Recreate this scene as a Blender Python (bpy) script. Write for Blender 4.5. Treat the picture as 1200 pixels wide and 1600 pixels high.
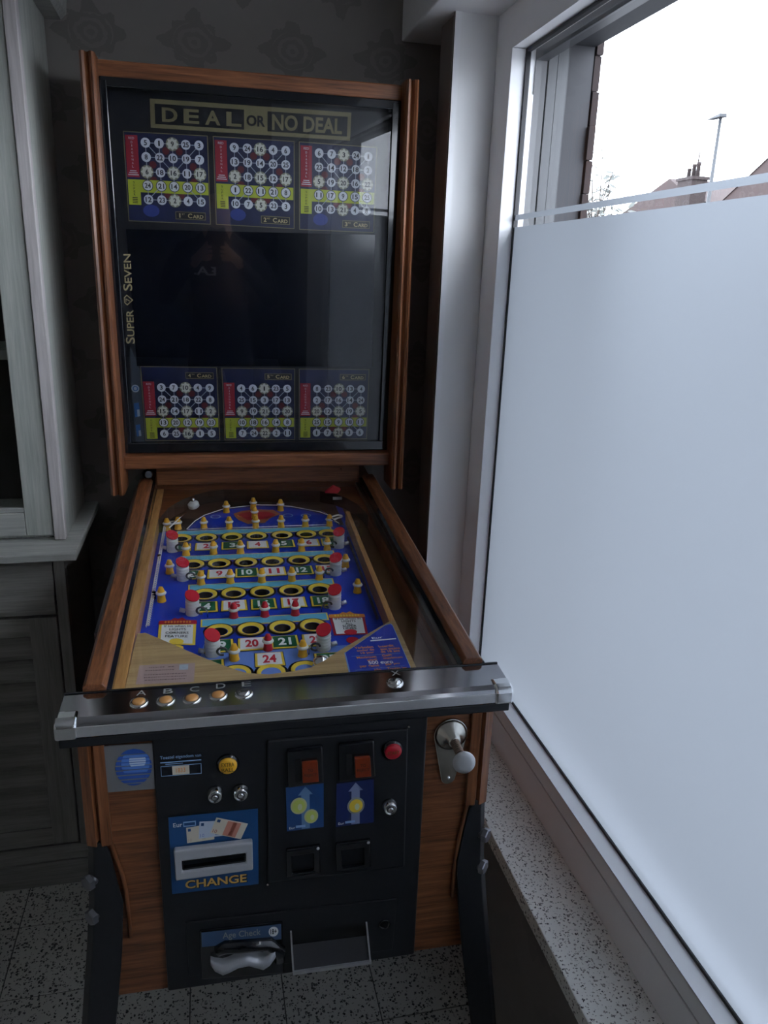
import bpy, bmesh, math, random
from mathutils import Vector, Matrix
random.seed(7)
for o in list(bpy.data.objects): bpy.data.objects.remove(o)
SC = bpy.context.scene
COL = SC.collection
PI = math.pi

# ------------------------------------------------------------------ camera
F_PX = 1202.0                                    # focal length in pixels of the 1200x1600 frame
AX = Vector((0.97502701, -0.03371529, 0.21951219))   # world x, y, z axes in camera coordinates (right, down, forward)
AY = Vector((-0.21955764, -0.29506442, 0.92990937))
AZ = Vector((0.03341807, -0.95488233, -0.29509823))
CAM = Vector((0, 0, 1.52))
cd = bpy.data.cameras.new('camera')
cd.sensor_fit = 'VERTICAL'; cd.sensor_height = 32.0; cd.lens = F_PX / 1600 * 32.0
cd.clip_start = 0.02; cd.clip_end = 300
cam = bpy.data.objects.new('camera', cd); COL.objects.link(cam)
right = Vector((AX[0], AY[0], AZ[0])); up = -Vector((AX[1], AY[1], AZ[1])); back = -Vector((AX[2], AY[2], AZ[2]))
cam.matrix_world = Matrix(((right.x, up.x, back.x, CAM.x), (right.y, up.y, back.y, CAM.y), (right.z, up.z, back.z, CAM.z), (0, 0, 0, 1)))
SC.camera = cam

# ------------------------------------------------------------------ sky and exposure
SKY = 5.5
w = bpy.data.worlds.new('overcast_sky'); SC.world = w; w.use_nodes = True
bg = w.node_tree.nodes['Background']
bg.inputs[0].default_value = (0.82, 0.89, 1.0, 1); bg.inputs[1].default_value = SKY
vs = SC.view_settings
vs.view_transform = 'Standard'; vs.look = 'None'; vs.gamma = 1.0; vs.use_curve_mapping = False
vs.exposure = 1.0

# ------------------------------------------------------------------ pixel -> place helpers
def ray(px, py):
    c = Vector((px - 600, py - 800, F_PX))
    return Vector((AX.dot(c), AY.dot(c), AZ.dot(c)))
def on_plane(px, py, axis, val):
    r = ray(px, py); t = (val - CAM[axis]) / r[axis]
    return CAM + r * t
# machine frame: built at full local size, its root is scaled by MS
MS = 0.95
MX, MY, MTH = 0.1156, 1.0179, -0.0171
ct, st = math.cos(MTH), math.sin(MTH)
def to_local(v): return Vector((ct * v.x + st * v.y, -st * v.x + ct * v.y, v.z))
LO = to_local(Vector((-MX, -MY, 1.52)))
def loc_plane(px, py, z0=None, sl=0.0, axis=None, val=0.0):
    d = to_local(ray(px, py))
    if axis is not None: t = (val - LO[axis]) / d[axis]
    else: t = (z0 + sl * LO.y - LO.z) / (d.z - sl * d.y)
    return LO + d * t
STRIP_Z, STRIP_S = 0.8973, 0.0513
PF_Z = STRIP_Z - 0.034
def PF(px, py): return loc_plane(px, py, PF_Z, STRIP_S)            # playfield surface
def AP(px, py): return loc_plane(px, py, STRIP_Z, STRIP_S)         # tops of the side strips and the apron
def FR(px, py): return loc_plane(px, py, axis=1, val=0.0)          # front of the cabinet
BGY = 0.986
def BG(px, py): return loc_plane(px, py, axis=1, val=BGY)          # backglass print
N_PF = Vector((0, -STRIP_S, 1)).normalized()
N_FR = Vector((0, -1, 0))
RAILZ = lambda y: 0.921 + 0.072 * y

# ------------------------------------------------------------------ materials
MAT = {}
class NT:
    def __init__(s, m): s.t = m.node_tree; s.n = s.t.nodes; s.l = s.t.links
    def new(s, kind, **kw):
        n = s.n.new(kind)
        for k, v in kw.items(): setattr(n, k, v)
        return n
    def link(s, a, b): s.l.new(a, b)
    def math(s, op, a, b=None, c=None):
        n = s.n.new('ShaderNodeMath'); n.operation = op
        for i, v in enumerate((a, b, c)):
            if v is None: continue
            if isinstance(v, (int, float)): n.inputs[i].default_value = v
            else: s.l.new(v, n.inputs[i])
        return n.outputs[0]
    def mix(s, f, a, b):
        n = s.n.new('ShaderNodeMix'); n.data_type = 'RGBA'
        for i, v in ((0, f), (6, a), (7, b)):
            if isinstance(v, (int, float)): n.inputs[i].default_value = v
            elif isinstance(v, tuple): n.inputs[i].default_value = v + (1,) if len(v) == 3 else v
            else: s.l.new(v, n.inputs[i])
        return n.outputs[2]
    def ramp(s, f, stops):
        n = s.n.new('ShaderNodeValToRGB'); e = n.color_ramp.elements
        while len(e) < len(stops): e.new(0.5)
        for i, (p, c) in enumerate(stops): e[i].position = p; e[i].color = tuple(c) + (1,)
        s.l.new(f, n.inputs[0]); return n.outputs[0]
    def pos(s, scale=(1, 1, 1), rot=(0, 0, 0), obj=True, loc=(0, 0, 0)):
        if obj: o = s.n.new('ShaderNodeTexCoord').outputs['Object']
        else: o = s.n.new('ShaderNodeNewGeometry').outputs['Position']
        m = s.n.new('ShaderNodeMapping'); m.inputs['Scale'].default_value = scale; m.inputs['Rotation'].default_value = rot
        m.inputs['Location'].default_value = loc
        s.l.new(o, m.inputs[0]); return m.outputs[0]
    def noise(s, vec, scale, detail=4, rough=0.55, dist=0.0):
        n = s.n.new('ShaderNodeTexNoise'); n.inputs['Scale'].default_value = scale; n.inputs['Detail'].default_value = detail
        n.inputs['Roughness'].default_value = rough; n.inputs['Distortion'].default_value = dist
        s.l.new(vec, n.inputs['Vector']); return n.outputs['Fac']
    def bump(s, h, strength=0.2, dist=0.002):
        n = s.n.new('ShaderNodeBump'); n.inputs['Strength'].default_value = strength; n.inputs['Distance'].default_value = dist
        s.l.new(h, n.inputs['Height']); s.l.new(n.outputs[0], s.p.inputs['Normal'])
def lin(c): return tuple((x / 255 / 12.92 if x / 255 <= 0.04045 else ((x / 255 + 0.055) / 1.055) ** 2.4) for x in c)
def mat(name, col=(0.5, 0.5, 0.5), rough=0.5, metal=0.0, coat=0.0, spec=0.5, wear=0.0, wscale=30, trans=None):
    if name in MAT: return MAT[name]
    m = bpy.data.materials.new(name); m.use_nodes = True
    t = NT(m); p = m.node_tree.nodes['Principled BSDF']; t.p = p
    p.inputs['Base Color'].default_value = tuple(col) + (1,)
    p.inputs['Roughness'].default_value = rough; p.inputs['Metallic'].default_value = metal
    p.inputs['Coat Weight'].default_value = coat; p.inputs['Coat Roughness'].default_value = 0.05
    p.inputs['Specular IOR Level'].default_value = spec
    if wear:
        nz = t.noise(t.pos(), wscale, 5)
        t.link(t.mix(nz, tuple(c * (1 - wear) for c in col), tuple(min(1, c * (1 + wear)) for c in col)), p.inputs['Base Color'])
    MAT[name] = m; m['nt'] = 0
    return m
def wood(name, dark, mid, light, axis=2, scale=1.0, rough=0.4, coat=0.15):
    m = mat(name, mid, rough, coat=coat); t = NT(m); t.p = m.node_tree.nodes['Principled BSDF']
    sc = [55.0 * scale] * 3; sc[axis] = 3.0 * scale
    v = t.pos(tuple(sc))
    a = t.noise(v, 1.6, 5, 0.6, 0.6); sc2 = [330.0 * scale] * 3; sc2[axis] = 14 * scale
    b = t.noise(t.pos(tuple(sc2)), 1.0, 3, 0.6)
    f = t.math('ADD', t.math('MULTIPLY', a, 0.6), t.math('MULTIPLY', b, 0.4))
    t.link(t.ramp(f, [(0.33, dark), (0.5, mid), (0.66, light)]), t.p.inputs['Base Color'])
    t.bump(f, 0.25, 0.0012)
    return m
OAK_D, OAK_M, OAK_L = (0.055, 0.018, 0.008), (0.19, 0.066, 0.025), (0.30, 0.115, 0.046)
M_oak_z = wood('oak_stained_vertical', OAK_D, OAK_M, OAK_L, 2)
M_oak_x = wood('oak_stained_across', OAK_D, OAK_M, OAK_L, 0)
M_oak_y = wood('oak_stained_lengthwise', OAK_D, OAK_M, OAK_L, 1)
M_pine_y = wood('pine_strip', (0.34, 0.15, 0.04), (0.52, 0.26, 0.085), (0.64, 0.36, 0.14), 1)
M_ply = wood('plywood_apron', (0.36, 0.23, 0.10), (0.50, 0.34, 0.16), (0.60, 0.43, 0.22), 0, 0.6, 0.35, 0.3)
M_black = mat('black_powder_coat', (0.010, 0.011, 0.014), 0.45, wear=0.3, wscale=90)
M_blackgloss = mat('black_gloss', (0.008, 0.009, 0.012), 0.12, coat=0.5)
M_blackprint = mat('black_print', (0.006, 0.007, 0.011), 0.35)
M_chrome = mat('chrome', (0.78, 0.79, 0.80), 0.08, 1.0)
M_satin = mat('satin_steel', (0.62, 0.62, 0.63), 0.42, 0.75, wear=0.12, wscale=60)
M_nickel = mat('worn_nickel', (0.55, 0.53, 0.48), 0.24, 1.0, wear=0.15, wscale=50)
M_silver = mat('silver_plastic', (0.52, 0.53, 0.56), 0.3, 0.3)
M_white = mat('white_plastic', (0.80, 0.80, 0.78), 0.35)
M_rubber = mat('white_rubber', (0.78, 0.76, 0.70), 0.6)
M_yellow = mat('yellow_plastic', (0.92, 0.48, 0.035), 0.35)
M_red = mat('red_plastic', (0.60, 0.015, 0.035), 0.35)
M_gold = mat('gold_print', (0.15, 0.13, 0.065), 0.4)
M_bwhite = mat('backglass_white', (0.46, 0.48, 0.53), 0.4)
M_bred = mat('backglass_red', (0.22, 0.008, 0.022), 0.4)
M_blime = mat('backglass_lime', (0.30, 0.34, 0.025), 0.4)
M_gold2 = mat('bright_gold_print', (0.42, 0.34, 0.18), 0.4)
M_bsteel = mat('backglass_line', (0.24, 0.27, 0.32), 0.4)
M_pwhite = mat('white_print', (0.88, 0.88, 0.88), 0.4)
M_pgrey = mat('grey_print', (0.33, 0.34, 0.32), 0.4)
M_pred = mat('red_print', (0.42, 0.012, 0.035), 0.4)
M_plime = mat('lime_print', (0.55, 0.62, 0.05), 0.4)
M_pgreen = mat('green_print', (0.008, 0.13, 0.05), 0.4)
M_pyellow = mat('yellow_print', (0.92, 0.66, 0.07), 0.4)
M_porange = mat('orange_print', (0.80, 0.28, 0.05), 0.4)
M_pcyan = mat('cyan_print', (0.14, 0.52, 0.74), 0.4, wear=0.25, wscale=25)
M_pblue = mat('royal_blue_print', (0.014, 0.055, 0.55), 0.3, wear=0.25, wscale=9)
M_psky = mat('pale_blue_print', (0.16, 0.28, 0.72), 0.3, wear=0.2, wscale=12)
M_pnavy = mat('navy_print', (0.007, 0.011, 0.045), 0.35, wear=0.6, wscale=22)
M_pplate = mat('sticker_blue', (0.012, 0.075, 0.22), 0.35, wear=0.15, wscale=14)
M_psteel = mat('light_blue_print', (0.30, 0.48, 0.75), 0.4)
M_glow = mat('amber_plastic', (0.22, 0.03, 0.008), 0.3, coat=0.4)
M_dkbrown = mat('dark_track', (0.05, 0.032, 0.022), 0.4, wear=0.3)
M_hole = mat('hole_dark', (0.02, 0.014, 0.01), 0.7)
M_pink = mat('pink_label', (0.46, 0.33, 0.31), 0.5, wear=0.12, wscale=40)
M_darksteel = mat('dark_steel', (0.12, 0.12, 0.13), 0.4, 0.8)
M_coin = mat('coin_print', (0.62, 0.70, 0.16), 0.4)
M_pane = bpy.data.materials.new('clear_glass'); M_pane.use_nodes = True
def glassify(m, tint=(1, 1, 1), gain=1.0):
    t = NT(m); t.n.clear()
    out = t.new('ShaderNodeOutputMaterial'); mx = t.new('ShaderNodeMixShader')
    tr = t.new('ShaderNodeBsdfTransparent'); tr.inputs[0].default_value = tuple(tint) + (1,)
    gl = t.new('ShaderNodeBsdfGlossy'); gl.inputs['Roughness'].default_value = 0.0
    fr = t.new('ShaderNodeFresnel'); ge = t.new('ShaderNodeNewGeometry')
    t.link(t.math('SUBTRACT', 1.5, t.math('MULTIPLY', ge.outputs['Backfacing'], 1.5 - 1 / 1.5)), fr.inputs[0])
    t.link(t.math('MINIMUM', t.math('MULTIPLY', fr.outputs[0], gain), 1.0), mx.inputs[0])
    t.link(tr.outputs[0], mx.inputs[1]); t.link(gl.outputs[0], mx.inputs[2]); t.link(mx.outputs[0], out.inputs[0])
glassify(M_pane, (0.97, 0.98, 0.98), 1.0)
M_bglass = bpy.data.materials.new('backbox_glass'); M_bglass.use_nodes = True; glassify(M_bglass, (0.95, 0.96, 0.97), 1.3)

# ------------------------------------------------------------------ mesh builder
TXT = {}
def glyphs(s, bold=0.0, spacing=1.0):
    k = (s, bold, spacing)
    if k not in TXT:
        c = bpy.data.curves.new('t', 'FONT'); c.body = s; c.offset = bold; c.resolution_u = 3; c.space_character = spacing
        o = bpy.data.objects.new('t', c); COL.objects.link(o)
        dg = bpy.context.evaluated_depsgraph_get()
        me = bpy.data.meshes.new_from_object(o.evaluated_get(dg))
        vs_ = [(v.co.x, v.co.y) for v in me.vertices]; fs = [tuple(p.vertices) for p in me.polygons]
        bpy.data.objects.remove(o); bpy.data.curves.remove(c); bpy.data.meshes.remove(me)
        xs = [v[0] for v in vs_]; ys = [v[1] for v in vs_]
        TXT[k] = (vs_, fs, min(xs), max(xs), min(ys), max(ys))
    return TXT[k]
class MB:
    def __init__(s): s.v = []; s.f = []; s.m = []; s.mats = []; s.smooth = []
    def mi(s, m):
        if m not in s.mats: s.mats.append(m)
        return s.mats.index(m)
    def add(s, vs_, fs, m, smooth=False):
        b = len(s.v); s.v += [tuple(v) for v in vs_]; i = s.mi(m)
        for f in fs: s.f.append(tuple(b + k for k in f)); s.m.append(i); s.smooth.append(smooth)
        return s
    def box(s, a, b, m):
        x0, y0, z0 = a; x1, y1, z1 = b
        return s.add([(x, y, z) for x in (x0, x1) for y in (y0, y1) for z in (z0, z1)],
                     [(0, 1, 3, 2), (4, 6, 7, 5), (0, 4, 5, 1), (2, 3, 7, 6), (0, 2, 6, 4), (1, 5, 7, 3)], m)
    def poly(s, pts, m): return s.add(pts, [tuple(range(len(pts)))], m)
    def prism(s, pts, d, m, smooth=False):
        """polygon pts pushed along vector d"""
        n = len(pts); P = [Vector(p) for p in pts]; Q = [p + Vector(d) for p in P]
        s.add(P + Q, [tuple(range(n)), tuple(range(2 * n - 1, n - 1, -1))], m)
        return s.add(P + Q, [(i, (i + 1) % n, n + (i + 1) % n, n + i) for i in range(n)], m, smooth)
    def ring(s, c, u, v, r0, r1, m, seg=24, off=None):
        c = Vector(c); off = Vector(off) if off else Vector()
        A = [c + (u * math.cos(2 * PI * i / seg) + v * math.sin(2 * PI * i / seg)) * r0 for i in range(seg)]
        B = [c + off + (u * math.cos(2 * PI * i / seg) + v * math.sin(2 * PI * i / seg)) * r1 for i in range(seg)]
        return s.add(A + B, [(i, (i + 1) % seg, seg + (i + 1) % seg, seg + i) for i in range(seg)], m, off.length > 0)
    def disc(s, c, u, v, r, m, seg=24):
        c = Vector(c)
        return s.poly([c + (u * math.cos(2 * PI * i / seg) + v * math.sin(2 * PI * i / seg)) * r for i in range(seg)], m)
    def lathe(s, c, ax, prof, m, seg=20, cap=True, smooth=True):
        """prof: list of (radius, height along ax)"""
        ax = Vector(ax).normalized(); u = ax.orthogonal().normalized(); v = ax.cross(u); c = Vector(c); V = []
        for r, h in prof:
            V += [c + ax * h + (u * math.cos(2 * PI * i / seg) + v * math.sin(2 * PI * i / seg)) * r for i in range(seg)]
        F = [(k * seg + i, k * seg + (i + 1) % seg, (k + 1) * seg + (i + 1) % seg, (k + 1) * seg + i) for k in range(len(prof) - 1) for i in range(seg)]
        s.add(V, F, m, smooth)
        if cap:
            b = len(prof) - 1
            s.add(V, [tuple(range(seg))[::-1], tuple(b * seg + i for i in range(seg))], m)
        return s
    def tube(s, pts, r, m, seg=8, smooth=True):
        pts = [Vector(p) for p in pts]; V = []; n = len(pts); up0 = None
        for i, p in enumerate(pts):
            d = (pts[min(i + 1, n - 1)] - pts[max(i - 1, 0)]).normalized()
            u = d.orthogonal().normalized() if up0 is None else (up0 - d * up0.dot(d)).normalized()
            up0 = u; w_ = d.cross(u); rr = r[i] if isinstance(r, (list, tuple)) else r
            V += [p + (u * math.cos(2 * PI * k / seg) + w_ * math.sin(2 * PI * k / seg)) * rr for k in range(seg)]
        F = [(i * seg + k, i * seg + (k + 1) % seg, (i + 1) * seg + (k + 1) % seg, (i + 1) * seg + k) for i in range(n - 1) for k in range(seg)]
        s.add(V, F, m, smooth)
        return s.add(V, [tuple(range(seg))[::-1], tuple((n - 1) * seg + k for k in range(seg))], m)
    def text(s, txt, mp, s0, s1, t0, t1, m, bold=0.0, spacing=1.0):
        """text filling the box s0..s1 (right), t0..t1 (down) of a mapping mp(s,t)->point"""
        vs_, fs, x0, x1, y0, y1 = glyphs(txt, bold, spacing)
        P = [mp(s0 + (x - x0) / (x1 - x0) * (s1 - s0), t1 - (y - y0) / (y1 - y0) * (t1 - t0)) for x, y in vs_]
        return s.add(P, fs, m)
    def build(s, name, parent=None, loc=None, bevel=0.0, bseg=2, subsurf=0, autos=None):
        me = bpy.data.meshes.new(name); me.from_pydata(s.v, [], s.f)
        for m in s.mats: me.materials.append(m)
        for p, i, sm in zip(me.polygons, s.m, s.smooth): p.material_index = i; p.use_smooth = sm
        bm = bmesh.new(); bm.from_mesh(me)
        bmesh.ops.remove_doubles(bm, verts=bm.verts, dist=1e-6)
        bmesh.ops.recalc_face_normals(bm, faces=bm.faces); bm.to_mesh(me); bm.free()
        o = bpy.data.objects.new(name, me); COL.objects.link(o)
        if parent: o.parent = parent
        if loc: o.location = loc
        if bevel:
            b = o.modifiers.new('bevel', 'BEVEL'); b.width = bevel; b.segments = bseg; b.limit_method = 'ANGLE'; b.angle_limit = 0.7
            b.harden_normals = False
        return o
def quadmap(px4, plane, off=0.0, n=N_FR):
    """px4: TL, TR, BR, BL pixels -> mapping (s right, t down) on the plane, lifted by off"""
    a, b, c, d = [plane(*p) for p in px4]
    def f(s_, t_): return (a * (1 - s_) + b * s_) * (1 - t_) + (d * (1 - s_) + c * s_) * t_ + n * off
    return f
def lift(mp, d, n=N_FR): return lambda s_, t_: mp(s_, t_) + n * d
def rect(mp, s0, s1, t0, t1): return [mp(s0, t0), mp(s1, t0), mp(s1, t1), mp(s0, t1)]
def frame(mb, mp, s0, s1, t0, t1, ws, wt, m):
    mb.poly(rect(mp, s0, s1, t0, t0 + wt), m); mb.poly(rect(mp, s0, s1, t1 - wt, t1), m)
    mb.poly(rect(mp, s0, s0 + ws, t0 + wt, t1 - wt), m); mb.poly(rect(mp, s1 - ws, s1, t0 + wt, t1 - wt), m)
def ell(mp, cs, ctt, rs, rt, n=20): return [mp(cs + rs * math.cos(2 * PI * i / n), ctt + rt * math.sin(2 * PI * i / n)) for i in range(n)]
def tag(o, label=None, cat=None, group=None, kind=None):
    if label: o['label'] = label
    if cat: o['category'] = cat
    if group: o['group'] = group
    if kind: o['kind'] = kind
    return o
def empty(name, loc=(0, 0, 0), rz=0, sc=1):
    o = bpy.data.objects.new(name, None); COL.objects.link(o); o.location = loc; o.rotation_euler = (0, 0, rz); o.scale = (sc,) * 3
    o.empty_display_size = 0.05
    return o
def dup(o, loc=None, parent=None):
    c = o.copy(); COL.objects.link(c); c.parent = parent or o.parent
    if loc: c.location = loc
    for ch in o.children:
        d = ch.copy(); COL.objects.link(d); d.parent = c
    return c

# ================================================================== THE ROOM
RS = 1.079
def rz(z): return 1.52 + (z - 1.52) * RS
XW, XF, XG, XS = 0.558, 0.654, 0.690, 0.5395       # wall face, window frame face, glass, sill front edge
YB = 2.10                                         # back wall
Y_FAR, Y_NEAR = 1.845, -1.50                      # reveals of the window
Z_SILL, Z_HEAD = 0.431, 2.07
Z_CEIL = 2.56
YO1, YO0, ZO0, ZO1 = 1.742, -1.397, rz(0.62), rz(1.953)   # glazed opening

def terrazzo(name, base, dark, mid, scale, thr):
    m = mat(name, base, 0.45); t = NT(m); t.p = m.node_tree.nodes['Principled BSDF']
    v = t.pos((1, 1, 1), obj=False)
    wob = t.new('ShaderNodeTexNoise'); wob.inputs['Scale'].default_value = scale * 1.6; t.link(v, wob.inputs['Vector'])
    vm = t.new('ShaderNodeVectorMath', operation='MULTIPLY_ADD'); vm.inputs[1].default_value = (1.5 / scale,) * 3
    t.link(wob.outputs['Color'], vm.inputs[0]); t.link(v, vm.inputs[2])
    vo = t.new('ShaderNodeTexVoronoi'); vo.inputs['Scale'].default_value = scale; t.link(vm.outputs[0], vo.inputs['Vector'])
    sep = t.new('ShaderNodeSeparateColor'); t.link(vo.outputs['Color'], sep.inputs[0])
    size = t.math('MULTIPLY', sep.outputs[0], thr)
    mask = t.math('LESS_THAN', vo.outputs['Distance'], size)
    mask = t.math('MULTIPLY', mask, t.math('GREATER_THAN', sep.outputs[1], 0.35))
    chip = t.mix(t.math('GREATER_THAN', sep.outputs[2], 0.6), dark, mid)
    cl = t.noise(v, 6, 4)
    bs = t.mix(cl, tuple(c * 0.86 for c in base), tuple(min(1, c * 1.12) for c in base))
    t.link(t.mix(mask, bs, chip), t.p.inputs['Base Color'])
    return m
M_floor = terrazzo('terrazzo_floor', (0.56, 0.55, 0.51), (0.015, 0.015, 0.016), (0.06, 0.06, 0.06), 190, 0.66)
M_sill = terrazzo('terrazzo_sill', (0.88, 0.87, 0.83), (0.05, 0.05, 0.05), (0.30, 0.28, 0.26), 260, 0.62)
M_grout = mat('grout', (0.07, 0.07, 0.068), 0.9, wear=0.3)
M_paint = mat('white_paint', (0.88, 0.88, 0.89), 0.5, wear=0.03, wscale=5)
M_ceil = mat('ceiling_paint', (0.84, 0.82, 0.79), 0.8, wear=0.04, wscale=4)
M_upvc = mat('white_upvc', (0.90, 0.90, 0.92), 0.28, wear=0.02)
M_gasket = mat('black_gasket', (0.012, 0.012, 0.016), 0.5)

def damask(name, axis):
    """taupe wallpaper with staggered flower medallions; axis 0: runs along x, 1: along y"""
    m = mat(name, (0.2, 0.18, 0.165), 0.75); t = NT(m); t.p = m.node_tree.nodes['Principled BSDF']
    sp = t.new('ShaderNodeSeparateXYZ'); t.link(t.pos(obj=False), sp.inputs[0])
    u, z = sp.outputs[axis], sp.outputs[2]
    W_, H_ = 0.23, 0.15
    row = t.math('FLOOR', t.math('DIVIDE', z, H_))
    sh = t.math('MULTIPLY', t.math('MODULO', t.math('ABSOLUTE', row), 2.0), 0.5)
    fu = t.math('SUBTRACT', t.math('FRACT', t.math('ADD', t.math('DIVIDE', u, W_), sh)), 0.5)
    fz = t.math('SUBTRACT', t.math('FRACT', t.math('DIVIDE', z, H_)), 0.5)
    a = t.math('MULTIPLY', fu, 1.25); b = fz
    r = t.math('SQRT', t.math('ADD', t.math('MULTIPLY', a, a), t.math('MULTIPLY', b, b)))
    th = t.math('ARCTAN2', b, a)
    nz = t.noise(t.pos(obj=False), 28, 4, 0.7)
    lobes = t.math('ADD', t.math('MULTIPLY', t.math('COSINE', t.math('MULTIPLY', th, 8.0)), 0.05), t.math('MULTIPLY', t.math('COSINE', t.math('MULTIPLY', th, 4.0)), 0.05))
    edge = t.math('ADD', t.math('ADD', 0.36, lobes), t.math('MULTIPLY', t.math('SUBTRACT', nz, 0.5), 0.25))
    inside = t.math('LESS_THAN', r, edge)
    rings = t.math('GREATER_THAN', t.math('SINE', t.math('ADD', t.math('MULTIPLY', r, 55.0), t.math('MULTIPLY', nz, 9.0))), 0.15)
    holes = t.math('MULTIPLY', rings, t.math('LESS_THAN', r, 0.27))
    mask = t.math('MULTIPLY', inside, t.math('SUBTRACT', 1.0, t.math('MULTIPLY', holes, 0.6)))
    cl = t.noise(t.pos(obj=False), 7, 3)
    base = t.mix(cl, (0.20, 0.185, 0.172), (0.25, 0.23, 0.215))
    t.link(t.mix(mask, base, (0.165, 0.150, 0.138)), t.p.inputs['Base Color'])
    t.link(t.mix(mask, (0.75,) * 3, (0.5,) * 3), t.p.inputs['Roughness'])
    return m
M_wall_x = damask('wallpaper_back', 0); M_wall_y = damask('wallpaper_side', 1)

# floor: slab and tiles
fl = MB().box((-3.0, -5.0, -0.06), (1.0, YB + 0.2, -0.004), M_floor).build('floor'); tag(fl, 'grey terrazzo tile floor with black chips', kind='structure')
X_T0, Y_T0 = -0.4796, 1.608
gmb = MB().box((X_T0 - 0.8, Y_T0 - 1.0, -0.004), (0.60, YB, -0.002), M_grout)
gmb.build('grout_bed', fl)
tile_me = None
for i in range(-4, 6):
    for j in range(-5, 3):
        x0, y0 = X_T0 + i * 0.2, Y_T0 + j * 0.2
        if x0 > 0.54 or y0 > YB - 0.02: continue
        if tile_me is None:
            tile = MB().box((0.0012, 0.0012, -0.003), (0.1988, 0.1988, 0.0), M_floor).build('floor_tile', fl, bevel=0.0008, bseg=1); tile_me = tile
        else:
            tile = tile_me.copy(); COL.objects.link(tile); tile.parent = fl
        x1, y1 = min(x0 + 0.2, XW), min(y0 + 0.2, YB)
        tile.location = (x0, y0, 0); tile.scale = ((x1 - x0) / 0.2, (y1 - y0) / 0.2, 1)

wb = MB().box((-3.0, YB, -0.06), (0.95, YB + 0.2, Z_CEIL + 0.1), M_wall_x).build('wall_back'); tag(wb, 'taupe damask wallpaper on the back wall', kind='structure')
wl = MB().box((-3.2, -5.0, -0.06), (-3.0, YB + 0.2, Z_CEIL + 0.1), mat('pale_plaster', (0.74, 0.70, 0.64), 0.8, wear=0.04, wscale=3)).build('wall_left'); tag(wl, 'pale plaster on the left wall', kind='structure')  # unseen wall, its finish made pale to bounce fill light
wf = MB().box((-3.2, -5.2, -0.06), (0.95, -5.0, Z_CEIL + 0.1), M_wall_x).build('wall_front'); tag(wf, 'taupe damask wallpaper on the wall behind the room', kind='structure')
ce = MB().box((-3.2, -5.2, Z_CEIL), (0.95, YB + 0.2, Z_CEIL + 0.1), M_ceil).build('ceiling'); tag(ce, 'white plaster ceiling', kind='structure')
b = MB()
b.box((XW, -5.0, -0.06), (0.74, Y_FAR + 0.108, Z_SILL - 0.034), M_wall_y)
b.box((0.66, Y_FAR + 0.108, -0.06), (0.74, YB, Z_CEIL), M_wall_y)
b.box((XW, Y_FAR, Z_SILL - 0.034), (0.74, Y_FAR + 0.108, Z_HEAD), M_wall_y)
b.box((XW, -5.0, Z_SILL - 0.034), (0.74, Y_NEAR, Z_HEAD), M_wall_y)
b.box((0.62, -5.0, Z_HEAD + 0.01), (0.74, YB, Z_CEIL), M_wall_y)
wr = b.build('wall_right'); tag(wr, 'taupe damask wallpaper below and beside the window', kind='structure')
rv = MB()
rv.box((XW - 0.004, Y_FAR - 0.008, Z_SILL), (0.73, Y_FAR, Z_HEAD), M_paint); rv.box((XW - 0.004, Y_NEAR, Z_SILL), (0.73, Y_NEAR + 0.008, Z_HEAD), M_paint)
rv.box((XW - 0.004, Y_FAR - 0.010, Z_SILL), (XW + 0.010, Y_FAR + 0.002, Z_HEAD), M_upvc)
tag(rv.build('trim_2'), 'white painted lining of the window reveal', kind='structure')
sb = MB().box((0.4985, -5.0, Z_HEAD), (0.72, YB, Z_CEIL), M_paint).build('trim_1', bevel=0.003); tag(sb, 'white boxed-in roller shutter casing above the window', kind='structure')

# window
wf_ = MB()
def win_frame(mb, m, x0, x1, ya, yb, za, zb, w0, w1=None):
    """rectangular frame: outer ya..yb, za..zb, member width w0"""
    mb.box((x0, ya, za), (x1, ya + w0, zb), m); mb.box((x0, yb - w0, za), (x1, yb, zb), m)
    mb.box((x0, ya + w0, za), (x1, yb - w0, za + w0), m); mb.box((x0, ya + w0, zb - w0), (x1, yb - w0, zb), m)
YA, YBW, ZA, ZB = Y_NEAR + 0.008, Y_FAR - 0.008, Z_SILL, Z_HEAD
fw_far, fw_bot = YBW - YO1, ZO0 - ZA
wf_.box((XF, YA, ZA), (0.73, YBW, rz(0.585)), M_upvc)
wf_.box((XF + 0.003, YA, rz(0.585)), (0.73, YBW, rz(0.588)), M_gasket)
wf_.box((XF, YA, rz(0.588)), (0.73, YBW, ZO0), M_upvc)
wf_.box((XF, YA, ZO1), (0.73, YBW, ZB), M_upvc)
wf_.box((XF, YO1, ZO0), (0.73, YBW, ZO1), M_upvc); wf_.box((XF, YA, ZO0), (0.73, YO0, ZO1), M_upvc)
win = wf_.build('window_1', bevel=0.003); tag(win, 'large white framed window with frosted film on its lower part', kind='structure')
g = MB(); gw = 0.0062
for xx in (XG - 0.004,):
    g.box((xx, YO0, ZO0), (xx + 0.01, YO0 + gw, ZO1), M_gasket); g.box((xx, YO1 - gw, ZO0), (xx + 0.01, YO1, ZO1), M_gasket)
    g.box((xx, YO0, ZO0), (xx + 0.01, YO1, ZO0 + gw), M_gasket); g.box((xx, YO0, ZO1 - gw), (xx + 0.01, YO1, ZO1), M_gasket)
g.build('gasket', win)
MB().poly([(XG, YO0, ZO0), (XG, YO1, ZO0), (XG, YO1, ZO1), (XG, YO0, ZO1)], M_pane).build('glass_pane', win)
sp_ = MB(); M_spacer = mat('aluminium_spacer', (0.6, 0.6, 0.64), 0.4, 0.2)
M_oframe = mat('grey_outer_frame', (0.040, 0.041, 0.046), 0.4)
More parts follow.
